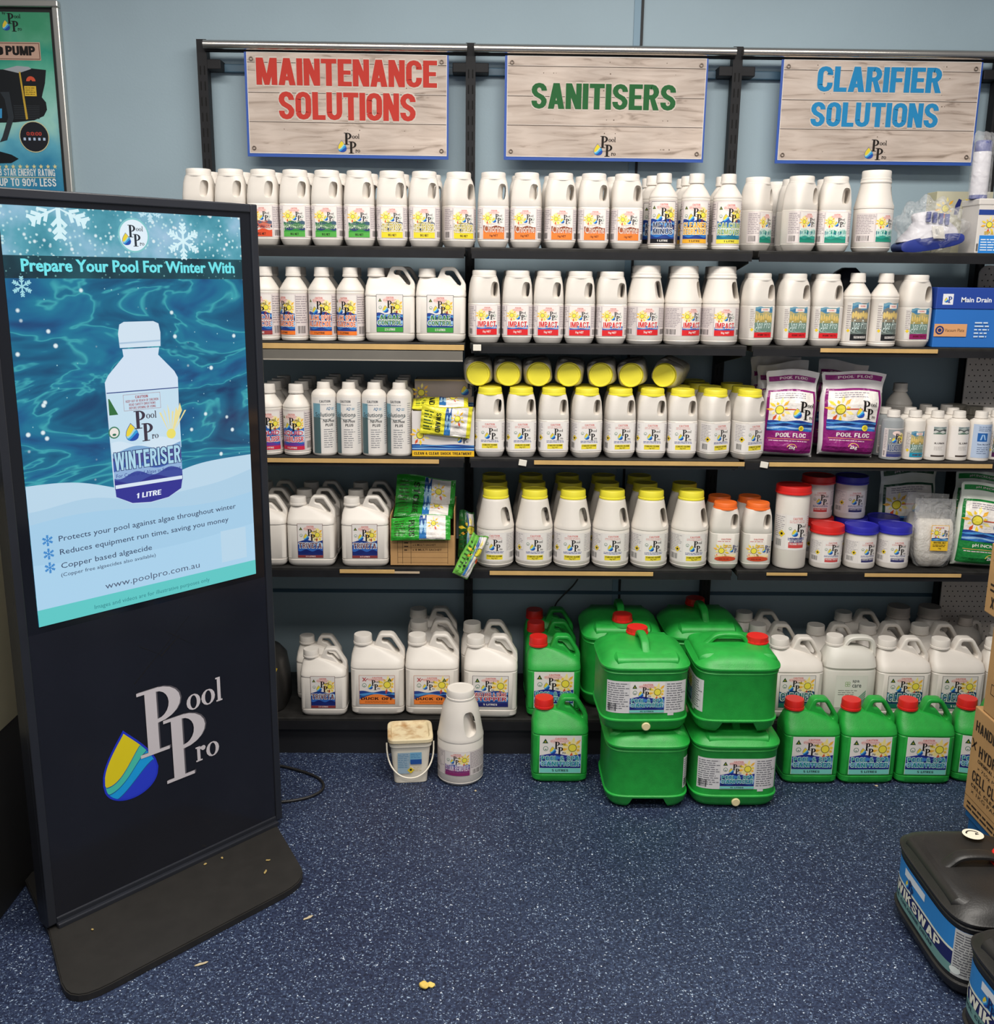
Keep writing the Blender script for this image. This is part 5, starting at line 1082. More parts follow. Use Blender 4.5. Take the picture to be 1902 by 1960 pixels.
# --- fourth shelf, middle bay
BX = [(948, 1010, -.05), (1022, 1010, .03), (1095, 1008, -.04), (1169, 1009, .03), (1243, 1010, .12), (1320, 1010, .14)]
row('jar4', 'stab4', 'y4', Z4, -.358, BX, ['%s large yellow-capped jar from the left on the fourth shelf' % ORD[i] for i in range(6)], 'large yellow-capped jars on the fourth shelf', [2, 2, 2, 2, 2, 1], .128, 'large yellow-capped jar {d} the {o} front one')
def ojar():
    a = plain_pp(.070, .09, '#c8472a', 'BALANCER', '#e8b89a', .078, dia=False); a.V, a.F, a.c = [], [], []
    a.text('CAUTION', -.016, .078, .016, .083, PINK, 1, .02); a.lines(-.028, .070, .030, .076, 1, PINK, 1, .3)
    a.sun(-.014, .040, .0095, 1, 12); a.waves(-.034, .036, .018, .030, ['#eec08a', '#f0dcae', '#e9d9c6'], 1); a.logo(.016, .034, .026, '#2a3a6a', 4); a.lines(-.008, .050, .026, .062, 2, '#d8b23a', 2)
    a.disc(0, .012, .036, '#c9482a', 5, ry=.0085, n=24); a.lines(-.022, .008, .022, .014, 1, '#8f2a18', 6, .5); D('orange cap', a, 'jar')
ojar()
row('jar', 'orange cap', 'o', Z4, YJ, [(1385, 1015, .0), (1447, 1015, -.02)], ['left front orange-capped jar on the fourth shelf', 'right front orange-capped jar, next to the tall red-lidded tub'], 'orange-capped jars on the fourth shelf', 1, .10, [['orange-capped jar behind the left front one'], ['orange-capped jar behind the right front one']])
# --- fourth shelf, right bay
item('tube', 'tall red', 'rT', pos(1514, 1000, -.355, Z4), 'tall white tub with red lid and red-band label', .1, 'red-lidded tubs')
def tubs(key, cap, px, py, Yc, z, lab, rz=.1): item('tub', key, cap, pos(px, py, Yc, z), lab, rz, 'red-lidded tubs' if cap == 'rt' else 'blue-lidded tubs')
tubs('tub red', 'rt', 1587, 1035, -.352, Z4, 'front red-lidded tub standing left of the front blue-lidded tubs'); tubs('tub blue', 'bt', 1646, 1035, -.350, Z4, 'left of the two front blue-lidded tubs', .25); tubs('tub blue', 'bt', 1703, 1035, -.346, Z4, 'right of the two front blue-lidded tubs', 0)
tubs('tub red', 'rt', 1560, 1035, -.235, Z4, 'lower rear red-lidded tub beneath the stacked red one', .2); tubs('tub blue', 'bt', 1626, 1035, -.235, Z4, 'lower rear blue-lidded tub beneath the stacked blue one'); tubs('tub blue', 'bt', 1686, 1025, -.225, Z4, 'rear blue-lidded tub behind the right front one')
tubs('tub red', 'rt', 1568, 945, -.235, Z4+.1485, 'red-lidded tub stacked on top of another at the back', -.05); tubs('tub blue', 'bt', 1624, 943, -.235, Z4+.1485, 'blue-lidded tub stacked on top of another at the back', .05)
# --- bottom shelf, left bay
WG = 'white cans on the bottom shelf'
item('jerry2', 'trivet', 'w25', pos(622, 1300, -.375, Z5), 'front small navy-label can on the bottom shelf, left end', 0, WG); item('jerry2', None, 'w25', pos(613, 1270, -.245, Z5), 'can directly behind the bottom shelf small navy-label can', -.05, WG)
for px, py, Yc, ds, lb, rz in ((725, 1290, -.355, 'duck', 'left of the two orange-label cans on the bottom shelf', 0), (829, 1290, -.355, 'duck', 'right of the two orange-label cans on the bottom shelf', 0), (830, 1260, -.21, None, 'can directly behind the right orange-label can', 0.03), (828, 1230, -.075, None, 'rearmost dusty can in the column behind the right orange-label can', 0), (939, 1290, -.372, 'slime', 'white can with navy band and red lettering behind the floor jug', -.02), (930, 1265, -.225, 'clear', 'can behind the navy-band can', .02)):
    item('jerry5', ds, 'w5', pos(px, py, Yc, Z5), lb, rz, WG)
# --- bottom shelf, middle bay: green
GG = 'green five litre cans'
def gcan(px, py, Yc, z, lb, rz=0): return item('jerryg', 'pool spa', 'r5', pos(px, py, Yc, z), lb, rz, GG)
gcan(1059, 1270, -.365, Z5, 'front green can with red cap on the bottom shelf'); gcan(1058, 1240, -.215, Z5, 'green can directly behind the front one on the bottom shelf', .03); gcan(1056, 1200, -.075, Z5, 'rearmost green can against the wall on the bottom shelf')
gcan(1070, 1410, -.570, 0, 'green can on the floor left of the stacked green drums')
for i, (px, lb) in enumerate(((1549, 'green can on the floor touching the right green drum'), (1655, 'second green can from the drums, on the floor'), (1762, 'third green can from the drums, on the floor'), (1868, 'green can on the floor partly hidden by the cartons'))): gcan(px, 1410, -.570, 0, lb, (0, .02, -.02, -.25)[i])
# drums
def drumlabel():
    a = Art(); a.rect(-.128, 0, .128, .105, '#d8d6d6', 0); a.rect(.066, -.008, .085, .001, '#d8d6d6', 0)
    a.lines(-.124, .012, -.056, .10, 12, '#77777c', 1, .4); a.bars(-.122, .006, -.095, .032, '#303034', 2); a.lines(.060, .008, .124, .10, 12, '#77777c', 1, .4)
    b = std(.108, .099, ['POOL & SPA', 'SANITISER'], '#2f8f9a', '#79cfc2', '15 LITRES', K, 'R', True, 0, ol='#d3eee6', waves=['#222a78', '#2b62b0', '#7fb0dc', '#1d2a80', '#3f80c4', '#24308c'], bandh=.08)
    o = len(a.V); a.V += [(x, y+.003, L+1) for x, y, L in b.V]; a.F += [tuple(i+o for i in f) for f in b.F]; a.c += b.c; return a
DL = drumlabel()
def drum(nm, lab, loc, rz, m_, W, Dp, H, cat, art, cm, group, lz=.27, tap=True, key='g'):
    t = thing(nm, lab, cat, loc, rz, group)
    link('body', part_mesh(('drum', key), lambda: drum_body(m_, W, Dp, H)), t)
    link('cap', part_mesh(('drumcap', key), lambda: drum_cap(cm, W, Dp, H)), t)
    bd = wrapper(W/2*.97, Dp/2*.965, 5)
    link('label', part_mesh(('drumlab', key), lambda: art.build('label', INK, None, lambda u, v, o: bd(u, v+lz*H, o+.0004), .012, link_it=False)), t)
    if tap:
        def tp():
            bm = bmesh.new(); lathe(bm, [(.0135, 0), (.0135, .006), (.011, .008)], 24); bmesh.ops.rotate(bm, verts=bm.verts[:], matrix=Matrix.Rotation(PI/2, 3, 'X')); bmesh.ops.translate(bm, verts=bm.verts[:], vec=(0, -Dp/2*.96, H*.10)); return bm2me('tap_bung', bm, mat('cream_bung', '#e6d6a4', .5))
        link('tap_bung', part_mesh(('bung', key), tp), t)
    return t
DW, DD, DH = .282, .270, .256
GD = 'green fifteen litre drums'
dr = lambda lab, x, y, z, rz: drum('drum', lab, (x, y, z), rz, GREEN, DW, DD, DH, 'drum', DL, RCAP, GD)
dr('lower left green drum on the floor, cutout base and plain front', .583, -.668, 0, PI/2)
dr('lower right green drum on the floor, label and cream bung facing front', .864, -.668, 0, .0)
dr('upper left green drum, stacked, label facing front and red cap at its back', .563, -.668, DH+.002, .03)
dr('upper right green drum, stacked, plain front and red cap at its right', .853, -.664, DH+.002, -PI/2)
drum('drum', 'left rear green drum on the bottom shelf behind the stacked drums', (.553, -.215, Z5+.001), PI-.02, GREEN, .285, .30, .315, 'drum', DL, RCAP, 'tall green drums on the bottom shelf', key='g2')
drum('drum', 'right rear green drum on the bottom shelf, dark red cap at its back', (.850, -.205, Z5+.001), .02, GREEN, .285, .30, .315, 'drum', DL, RCAP, 'tall green drums on the bottom shelf', key='g2')
# --- bottom shelf, right bay: white five litre cans in three rows
RW = 'white cans on the right of the bottom shelf'
for px, py, Yc, ds, lb, rz in ((1520, 1280, -.365, 'clear', 'teal-label can beside the upper right green drum', 0), (1720, 1280, -.365, 'clear', 'teal-label can right of the frosted can', 0), (1823, 1280, -.365, 'clear', 'teal-label can at the right, in front of the grey round jug', 0), (1921, 1280, -.365, 'clear', 'white can mostly hidden behind the cartons', 0),
        (1475, 1240, -.225, None, 'second row white can behind the upper right green drum', -.03), (1590, 1240, -.225, None, 'second row white can behind the frosted can', .02), (1683, 1225, -.215, None, 'second row white can between the frosted and teal-label cans', .03), (1782, 1225, -.215, None, 'second row white can behind the two rightmost teal-label cans', .03), (1938, 1250, -.250, None, 'second row white can at the frame edge by the cartons', .2),
        (1449, 1200, -.085, None, 'rearmost dusty white can near the shelf post', 0), (1640, 1180, -.075, None, 'rearmost dusty white can left of the wide-mouth jars', .03)):
    item('jerry5', ds, 'w5', pos(px, py, Yc, Z5), lb, rz, RW)
# spa care can: rounder body with its own horizontal handle
t = thing('jerry_can', 'frosted white can with pale green leaf label and long flat handle behind the floor cans', 'jerry can', pos(1618, 1280, -.365, Z5), 0, RW); STAND.append((t, 'jerry5'))
FRO = mat('frosted_plastic', (.66, .64, .58), .4, noise=.04)
bm = bmesh.new(); a_, b_ = .094, .066
loft(bm, [(0, a_*.86, b_*.84, 4), (.006, a_*.95, b_*.94, 4), (.015, a_, b_, 4), (.175, a_, b_, 4), (.182, a_*.97, b_*.96, 4), (.19, a_, b_, 4), (.215, a_*.97, b_*.9, 3.5), (.235, a_*.90, b_*.75, 3), (.250, a_*.70, b_*.55, 2.6, -.15*a_), (.256, a_*.40, b_*.42, 2.2, -.45*a_), (.258, .026, .026, 2, -.05), (.266, .026, .026, 2, -.05)], 40)
sweep(bm, smoothpath([(-.02, 0, .24), (-.006, 0, .272), (.012, 0, .282), (.066, 0, .282), (.084, 0, .268), (.089, 0, .215)], 2), .009, .018, 12)
mesh_obj('body', bm, FRO, t, smooth=32)
cp = link('cap', part_mesh(('c', 'fro'), lambda: rib_cap(WCAP, .030, .258, .290, -.05, 0)), t)
art, _, _ = DESIGN['spa care']; bd = wrapper(.094, .066, 4); art.build('label', INK, t, lambda u, v, o: bd(u, v+.045, o+.0003), .02)
def wide_jar(px, py, Yc, lab):
    t = thing('wide_mouth_jar', lab, 'jar', pos(px, py, Yc, Z5), 0, 'dusty wide-mouth jars at the back'); bm = bmesh.new()
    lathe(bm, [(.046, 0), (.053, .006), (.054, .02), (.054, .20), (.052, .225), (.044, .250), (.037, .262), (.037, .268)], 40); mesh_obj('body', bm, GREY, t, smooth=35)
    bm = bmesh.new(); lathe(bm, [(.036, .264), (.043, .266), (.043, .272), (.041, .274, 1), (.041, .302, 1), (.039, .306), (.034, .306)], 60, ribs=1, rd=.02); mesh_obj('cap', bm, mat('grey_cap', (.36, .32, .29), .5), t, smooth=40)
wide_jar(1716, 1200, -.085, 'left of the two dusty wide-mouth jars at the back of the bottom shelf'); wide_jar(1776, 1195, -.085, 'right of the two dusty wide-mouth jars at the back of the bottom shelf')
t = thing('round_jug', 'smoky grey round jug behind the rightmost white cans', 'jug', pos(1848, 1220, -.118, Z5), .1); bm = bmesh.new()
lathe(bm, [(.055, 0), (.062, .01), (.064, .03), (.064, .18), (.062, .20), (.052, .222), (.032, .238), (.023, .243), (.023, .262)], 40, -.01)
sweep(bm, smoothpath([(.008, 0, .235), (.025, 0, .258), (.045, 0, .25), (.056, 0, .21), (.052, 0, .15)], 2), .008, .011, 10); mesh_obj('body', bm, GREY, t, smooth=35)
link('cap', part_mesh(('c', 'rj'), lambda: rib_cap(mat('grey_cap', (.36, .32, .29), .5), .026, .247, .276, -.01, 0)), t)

# --- jug and bucket on the floor
item('jug', 'jug purple', 'wj', pos(881, 1410, -.590, 0), 'large white jug with purple label on the floor beside the square bucket', -.12)
def bucket():
    CR = mat('ivory_plastic', '#ebe3d2', .42, noise=.05); t = thing('square_bucket', 'small square white bucket with stained yellowed lid on the floor', 'bucket', (-.184, -.585, 0), .10)
    bm = bmesh.new(); loft(bm, [(0, .052, .052, 7), (.003, .055, .055, 7), (.03, .057, .057, 7), (.135, .066, .066, 7), (.136, .070, .070, 7), (.144, .070, .070, 7), (.145, .0665, .0665, 7), (.155, .068, .068, 7)], 48); mesh_obj('body', bm, CR, t, smooth=32)
    bm = bmesh.new(); loft(bm, [(.151, .072, .072, 7), (.153, .075, .075, 7), (.163, .075, .075, 7), (.166, .073, .073, 7), (.166, .064, .064, 7), (.158, .060, .060, 7)], 48)
    m = bpy.data.materials.new('stained_lid'); m.use_nodes = True; nt = m.node_tree; b = nt.nodes['Principled BSDF']; tc = nt.nodes.new('ShaderNodeTexCoord'); n = nt.nodes.new('ShaderNodeTexNoise'); n.inputs['Scale'].default_value = 22; n.inputs['Detail'].default_value = 6; nt.links.new(tc.outputs['Object'], n.inputs['Vector'])
    r = nt.nodes.new('ShaderNodeValToRGB'); e = r.color_ramp.elements; e[0].position = .5; e[0].color = (*hx('#e3d2ab'), 1); e[1].position = .74; e[1].color = (*hx('#a9783a'), 1); nt.links.new(n.outputs['Fac'], r.inputs[0]); nt.links.new(r.outputs[0], b.inputs['Base Color']); b.inputs['Roughness'].default_value = .45
    mesh_obj('lid', bm, m, t, smooth=32)
    bm = bmesh.new(); P = []
    for i in range(25):
        q = PI*i/24; P.append((-.078*math.cos(q), -.012-.066*math.sin(q)**.7, .128-.098*math.sin(q)**.8))
    sweep(bm, P, .0028, .0028, 8, up=Vector((.3, .7, .6)), n=2); mesh_obj('handle', bm, CR, t, smooth=60)
    a = Art(); a.rect(-.043, .0, -.004, .078, '#9fb6c6', 1); a.rect(-.003, .040, .036, .078, '#7fb6d6', 1); a.rect(-.001, .034, .036, .052, '#2456a4', 2); a.lines(-.041, .02, -.006, .074, 8, '#5f8fb0', 2, .3); a.lines(0, .056, .034, .074, 3, '#4a86b8', 2, .3)
    a.poly([(-.012, .012), (0, 0), (.012, .012), (0, .024)], '#e6c92e', 3); a.disc(0, .014, .004, K, 4, n=8); a.lines(.008, .006, .036, .026, 3, '#c8b890', 2, .3)
    a.build('label', INK, t, lambda u, v, o: Vector((u, -.0585-.00085*0-(v+.038-.03)*.0857-o-.0004, v+.038)))
bucket()

# --- pouches
def settle(t, z, gap=.0008):
    bpy.context.view_layer.update(); lo = 9
    for c_ in t.children:
        if c_.name.startswith('print') or c_.name.startswith('label'): continue
        M = c_.matrix_world
        for v in c_.data.vertices: lo = min(lo, (M @ v.co).z)
    t.location.z += z+gap-lo; return t
def pouch(nm, lab, cat, loc, W, H, T, art, rot=(0, 0, 0), base=WHITE, group=None, neck=.0, seed=1, head=.16, film=INKG, flare=0, wr=1.0):
    t = thing(nm, lab, cat, loc, rot=rot, group=group); rg = random.Random(seed); ph = [rg.uniform(0, 6) for _ in range(6)]
    def th(u, v):   # half thickness at u,v in 0..1
        e = max(0, 1-abs(2*u-1)**3); q = min(1, v/.10)*min(1, max(0, (1-head-v))/.22); return T*.5*(e**.6)*(max(0, q)**.6)+.0012
    def wx(v): return (1+flare*(v-.5)*2)*(1-neck*math.exp(-((v-(1-head))/.10)**2))
    def front(u, v):
        x = (u-.5)*W*wx(v); k = math.sin(u*9+ph[0]+3*v)*math.cos(v*7+ph[1])*.0028*wr+math.sin(u*23+ph[2]-8*v)*.0012*wr+math.sin(v*31+ph[3]+u*5)*.0008*wr
        return Vector((x, -th(u, v)+k*(1 if v > .04 else .2), v*H+.006*math.sin(u*5+ph[4])*v*wr))
    def back(u, v): p = front(u, v); return Vector((p.x, p.y+2*th(u, v), p.z))
    bm = bmesh.new(); nu, nv = 26, 34; G = {}
    for s in (0, 1):
        for i in range(nu+1):
            for j in range(nv+1):
                if s and i in (0, nu): G[s, i, j] = G[0, i, j]
                elif s and j in (0, nv): G[s, i, j] = G[0, i, j]
                else: G[s, i, j] = bm.verts.new((front if not s else back)(i/nu, j/nv))
    for s in (0, 1):
        for i in range(nu):
            for j in range(nv): 
                try: bm.faces.new([G[s, i, j], G[s, i+1, j], G[s, i+1, j+1], G[s, i, j+1]])
                except ValueError: pass
    mesh_obj('bag', bm, base, t, smooth=80)
    if art:
        def bd(x, y, o):
            u, v = min(.985, max(.015, x/W+.5)), min(.99, max(.01, y/H)); p = front(u, v); d = .01
            n = (front(min(1, u+d), v)-front(max(0, u-d), v)).cross(front(u, min(1, v+d))-front(u, max(0, v-d))).normalized()
            if n.y > 0: n = -n
            return p+n*(o*1.3+.0006)
        art.build('print', film, t, bd, W/22, H/26)
    if cat == 'pouch': settle(t, loc[2]-.0005)
    return t
def bagart(W, H, c, title, sub='2kg'):
    a = Art(); x = W/2*.90; cd = c
    a.rect(-x, .905*H, x, .965*H, cd, 0); a.text(title, -.25*W, .92*H, .30*W, .95*H, '#e8d0d8', 1)
    a.rect(-x, .05*H, x, .80*H, cd, 0); a.rect(-x*.90, .06*H, x*.90, .775*H, '#ece6e0', 1)
    a.lines(-x*.7, .69*H, x*.7, .76*H, 3, '#8a8090', 2, .35)
    a.sun(-.22*W, .56*H, .075*W, 2, 11); a.rect(-.13*W, .555*H, .14*W, .568*H, '#c8502f', 4)
    a.logo(.06*W, .45*H, .21*H, K, 5); a.waves(-x*.92, x*.92, .30*H, .43*H, L=3, n=16); a.disc(.20*W, .345*H, .05*W, '#ecd93a', 12); a.disc(.20*W, .345*H, .03*W, '#b8a52a', 13)
    a.rect(-x*.96, .05*H, x*.96, .31*H, cd, 11); a.text(title, -.25*W, .235*H, .30*W, .285*H, W_, 12, .02)
    a.rect(-.38*W, .212*H, .38*W, .218*H, '#e8a05a', 12); a.lines(-.36*W, .18*H, .34*W, .20*H, 1, '#e0c8d0', 12, .5); a.arc(.06*W, .095*H, .085*W, .095*W, .3, PI-.3, '#ecc85a', 12); a.text(sub, .0, .09*H, .12*W, .135*H, W_, 13, .02)
    return a
MAG = '#8a2272'; FB = mat('white_film_bag', (.72, .68, .68), .28, noise=.03); PG = 'purple pouches'
fa = bagart(.178, .275, MAG, 'POOL FLOC')
pouch('pouch', 'left front purple pouch beside the yellow-capped jars', 'pouch', pos(1507, 800, -.345, Z3), .176, .285, .070, fa, (-.06, .035, -.06), FB, PG, .08, 2, .17)
pouch('pouch', 'right front purple pouch, leaning right at the top', 'pouch', pos(1621, 800, -.350, Z3), .205, .280, .080, bagart(.205, .28, MAG, 'POOL FLOC'), (-.06, .06, .03), FB, PG, .06, 5, .17, flare=.08)
pouch('pouch', 'purple pouch tucked behind the left front purple pouch', 'pouch', pos(1503, 780, -.235, Z3), .178, .300, .06, fa, (-.03, -.06, 0), FB, PG, .05, 3)
pouch('pouch', 'purple pouch tucked behind the right front purple pouch', 'pouch', pos(1596, 780, -.190, Z3), .178, .300, .06, fa, (-.03, .08, 0), FB, PG, .05, 4)
pouch('pouch', 'rearmost purple pouch peeking out above the yellow caps', 'pouch', pos(1487, 780, -.14, Z3), .178, .315, .05, fa, (-.02, -.05, 0), FB, PG, .05, 6)
# --- small bottles on the third shelf
SB = 'small bottles on the third shelf'
for kd, ds, cp, px, py, Yc, lb, rz in (('spac', 'clear small', 'ws', 1718, 820, -.372, 'front clear grey small bottle beside the purple pouch', .1), ('spac', 'clear small', 'ws', 1690, 820, -.290, 'rear clear grey small bottle against the purple pouch', .4), ('spa', 'spa blue small', 'ws', 1751, 820, -.372, 'small spa bottle with blue and green label', .1),
        ('spa', 'iluma', 'ws', 1794, 820, -.376, 'left of the two white bottles with dark picture labels', 0), ('spa', 'iluma', 'ws', 1833, 820, -.376, 'right of the two white bottles with dark picture labels', .25), ('spa', 'blue small', 'ws', 1869, 820, -.376, 'small bottle with pale blue label at the right of the third shelf', .25), ('spa', 'spa purple small', 'ws', 1897, 820, -.355, 'small spa bottle with purple label at the frame edge', .1),
        ('spa', None, 'ws', 1742, 815, -.290, 'white-capped small bottle behind the clear ones', 0), ('spa', None, 'ws', 1780, 815, -.290, 'small white bottle behind the left picture-label bottle', 0), ('spa', None, 'ws', 1816, 815, -.290, 'small white bottle behind and between the picture-label bottles', 0), ('spa', None, 'ws', 1770, 810, -.205, 'third row small bottle seen over the spa bottle', 0), ('spa', None, 'ws', 1806, 810, -.205, 'third row small bottle seen over the picture-label bottles', 0),
        ('spa', None, 'ws', 1889, 815, -.270, 'small white bottle in front of the perforated panel', 0)):
    item(kd, ds, cp, pos(px, py, Yc, Z3), lb, rz, SB)
item('bottle', 'purple round', 'wb', pos(1718, 790, -.15, Z3), 'white bottle with purple label at the back beside the pouches', 0)
t = thing('hose_collar', 'grey-brown ribbed plastic collars lying behind the small bottles', 'fitting', (AT(1868, 790, Y=-.18).x, -.175, Z3+.001)); bm = bmesh.new()
for i, (r, y, z) in enumerate(((.038, 0, 0), (.041, .05, .0))): lathe(bm, [(r*.9, z), (r, z+.004, 1), (r, z+.115, 1), (r*.92, z+.125), (r*1.05, z+.128, 1), (r*1.05, z+.148, 1), (r*.8, z+.155)], 40, -.045*i, y, 1, .06)
mesh_obj('collar_body', bm, mat('taupe_plastic', (.26, .24, .20), .5), t, smooth=35)

# --- fourth shelf: salt and pH pouches
CLR = bpy.data.materials.new('clear_film'); CLR.use_nodes = True; nt = CLR.node_tree; bs = nt.nodes['Principled BSDF']
bs.inputs['Base Color'].default_value = (.9, .9, .9, 1); bs.inputs['Roughness'].default_value = .08; bs.inputs['Alpha'].default_value = .20; bs.inputs['Specular IOR Level'].default_value = .9
tc = nt.nodes.new('ShaderNodeTexCoord'); nn = nt.nodes.new('ShaderNodeTexNoise'); nn.inputs['Scale'].default_value = 26; nn.inputs['Distortion'].default_value = 1.5; bp = nt.nodes.new('ShaderNodeBump'); bp.inputs['Distance'].default_value = .02; bp.inputs['Strength'].default_value = .9
nt.links.new(tc.outputs['Object'], nn.inputs['Vector']); nt.links.new(nn.outputs['Fac'], bp.inputs['Height']); nt.links.new(bp.outputs[0], bs.inputs['Normal'])
SALT = mat('salt_crystals', (.62, .58, .52), .7, noise=.10, nscale=220, bump=.5, bscale=300)
def saltart():
    a = Art(); a.rect(-.028, 0, .034, .088, '#ecb848', 0); a.rect(-.026, .036, .032, .086, '#ece4dc', 1); a.rect(-.026, .002, .032, .034, '#e6be2c', 1); a.sun(-.010, .062, .0075, 2); a.logo(.010, .050, .022, '#1c2440', 5)
    a.waves(-.026, .032, .034, .044, ['#2b6fae', '#6fa8d0', '#24508f'], 3); a.text('SPA POOL SALT', -.018, .026, .026, .031, K, 4, .02); a.lines(-.020, .014, .026, .023, 2, '#6a5214', 4, .4); a.text('1kg', 0, .006, .010, .011, K, 4, .02)
    a.lines(-.015, .077, .022, .083, 1, PINK, 4); return a
def saltbag(px, Yc, rz, lab, sd):
    t = thing('salt_pouch', lab, 'pouch', pos(px, 1010, Yc, Z4+.002), rot=(-.10, .03, rz), group='clear salt pouches'); bm = bmesh.new()
    loft(bm, [(0, .035, .012, 2.5), (.01, .046, .022, 3), (.04, .060, .032, 3), (.10, .066, .034, 3), (.15, .064, .026, 3), (.165, .058, .012, 3)], 36)
    for v in bm.verts: v.co.y += .002*math.sin(v.co.x*160+sd)+.002*math.sin(v.co.z*90+sd)
    mesh_obj('salt', bm, SALT, t, smooth=60); bm = bmesh.new()
    loft(bm, [(-.002, .046, .006, 3), (.008, .058, .026, 3), (.05, .069, .037, 4), (.13, .072, .038, 4), (.175, .072, .016, 4), (.20, .072, .006, 4), (.235, .072, .003, 4)], 40)
    for v in bm.verts: v.co.y += .003*math.sin(v.co.x*120+v.co.z*70+sd)
    mesh_obj('clear_bag', bm, CLR, t, smooth=60); settle(t, Z4)
    saltart().build('label', INK, t, lambda u, v, o: Vector((u, -.0405-o-.002*math.cos(u*30), v+.060)))
saltbag(1788, -.365, .05, 'front clear pouch of salt with yellow label on the fourth shelf', 1); saltbag(1770, -.275, -.1, 'crumpled clear salt pouch in shade behind the front one', 3)
GRN = '#1f7d3a'; FG = mat('pale_film_bag', (.66, .70, .62), .28, noise=.04); HG = 'green printed pouches'
pouch('pouch', 'front green printed pouch at the right of the fourth shelf', 'pouch', pos(1883, 1010, -.360, Z4), .205, .285, .075, bagart(.205, .285, GRN, 'pH INCREASER'), (-.06, .05, -.05), FG, HG, .05, 8)
pouch('pouch', 'green printed pouch behind the front right one', 'pouch', pos(1866, 990, -.23, Z4), .19, .305, .05, bagart(.19, .305, GRN, 'pH INCREASER'), (-.03, .04, 0), FG, HG, .05, 9)
pouch('pouch', 'shaded green pouch standing behind the clear salt pouches', 'pouch', pos(1735, 990, -.150, Z4), .205, .31, .05, bagart(.205, .31, '#1c4a33', 'pH INCREASER'), (-.02, -.03, 0), FG, HG, .05, 10)  # same pouch print in a darker green, shade painted into its colour

# --- yellow sachet display boxes
def wavebox(nm, lab, cx, y0, z, W, H, Dp, art, wl, open_=True, cat='box', fade=1):
    t = thing(nm, lab, cat, (cx, y0, z)); th = .0025; m_ = mat('box_board', '#d9d2ca', .5)
    quick('carton_body', [(-W/2, W/2, 0, th, 0, H), (-W/2, -W/2+th, th, Dp, 0, H), (W/2-th, W/2, th, Dp, 0, H), (-W/2, W/2, Dp-th, Dp, 0, H), (-W/2, W/2, 0, Dp, 0, th)], m_, t)
    if not open_: quick('carton_top', [(-W/2, W/2, 0, Dp, H-th, H)], m_, t)
    if art: art.build('front_print', INK, t, lambda u, v, o: Vector((u, -o-.0002, v)))
    return t
def ccart(W, H, top=False):
    a = Art(); a.rect(-W/2, 0, W/2, H, '#dcd6d4', 0); a.rect(-W/2, 0, W/2, .13*H, '#f0bf2e', 1); a.text('CLEAN & CLEAR SHOCK TREATMENT', -.47*W, .035*H, .46*W, .095*H, '#3a2a14', 2, .01)
    a.waves(-W/2, W/2, .13*H, .26*H, L=1, n=30); a.sun(-.37*W, .47*H, .055*W, 2, 11); a.logo(.24*W, .30*H, .21*H, '#15203a', 5); return a
BH = .150
cxb = AT(848, 830, Y=-.40).x
wavebox('display_box', 'open yellow and white box of sachets on the third shelf', cxb, -.405, Z3+.001, .205, BH, .12, ccart(.205, BH), 1)
c2 = Art(); c2.rect(-.10, 0, .10, .24, '#cdb27c', 0); c2.rect(-.10, 0, .10, .150, '#c8a248', 1); c2.text('CLEAN & CLEAR SHOCK TREATMENT', -.093, .137, .093, .146, '#3a2a14', 2, .01); c2.lines(-.085, .10, .085, .13, 4, '#6a5424', 2, .3); c2.arc(-.03, .110, .012, .016, 0, PI, '#3a3a4a', 3)
c2.waves(-.10, .10, .150, .164, L=2, n=20); c2.rect(-.10, .164, .10, .235, '#a89a94', 1); c2.sun(-.078, .195, .011, 3); c2.logo(.060, .184, .06, '#1c2a44', 5)
wavebox('display_box', 'closed yellow and grey box standing behind the open sachet box', AT(850, 720, Y=-.27).x, -.270, Z3+.001, .20, .236, .12, c2, 1, False)
def sachet(lab, loc, rot, W, H, c, seed, txt, wave=True, T=.02, grp='yellow sachets in the display box', nm='sachet'):
    a = Art(); a.rect(-W/2*.96, .02*H, W/2*.96, .98*H, c, 0)
    a.rect(-W*.02, .03*H, W*.42, .97*H, '#e8e2dc', 1); a.sun(W*.22, .62*H, .09*H, 2, 9); a.waves(-W*.02, W*.10, .06*H, .94*H, ['#2f6fae', '#9cc4de', '#24508f'], 4, 8)
    a.text(txt, -.20*W, .14*H, -.10*W, .80*H, '#23301c', 3, .02, rot=1); a.lines(-.44*W, .15*H, -.24*W, .85*H, 7, '#3a5a2a', 3, .35)
    return pouch(nm, lab, 'sachet', loc, W, H, T, a, rot, mat('film_'+c[1:], c, .25, noise=.05), grp, .0, seed, .06)
SY = '#e4dc3a'
sachet('front yellow sachet hanging over the edge of the open display box', (cxb+.005, -.412, Z3+.070), (.03, .10, .0), .165, .100, SY, 1, 'SWAND', T=.014)
sachet('upper yellow sachet lying flat in the open display box', (cxb-.01, -.385, Z3+.155), (-PI/2+.25, 0, .03), .185, .10, SY, 2, 'AND', T=.018)
sachet('lower yellow sachet under the top one in the open display box', (cxb-.0, -.372, Z3+.130), (-PI/2+.10, 0, -.06), .18, .10, SY, 3, 'AND', T=.016)
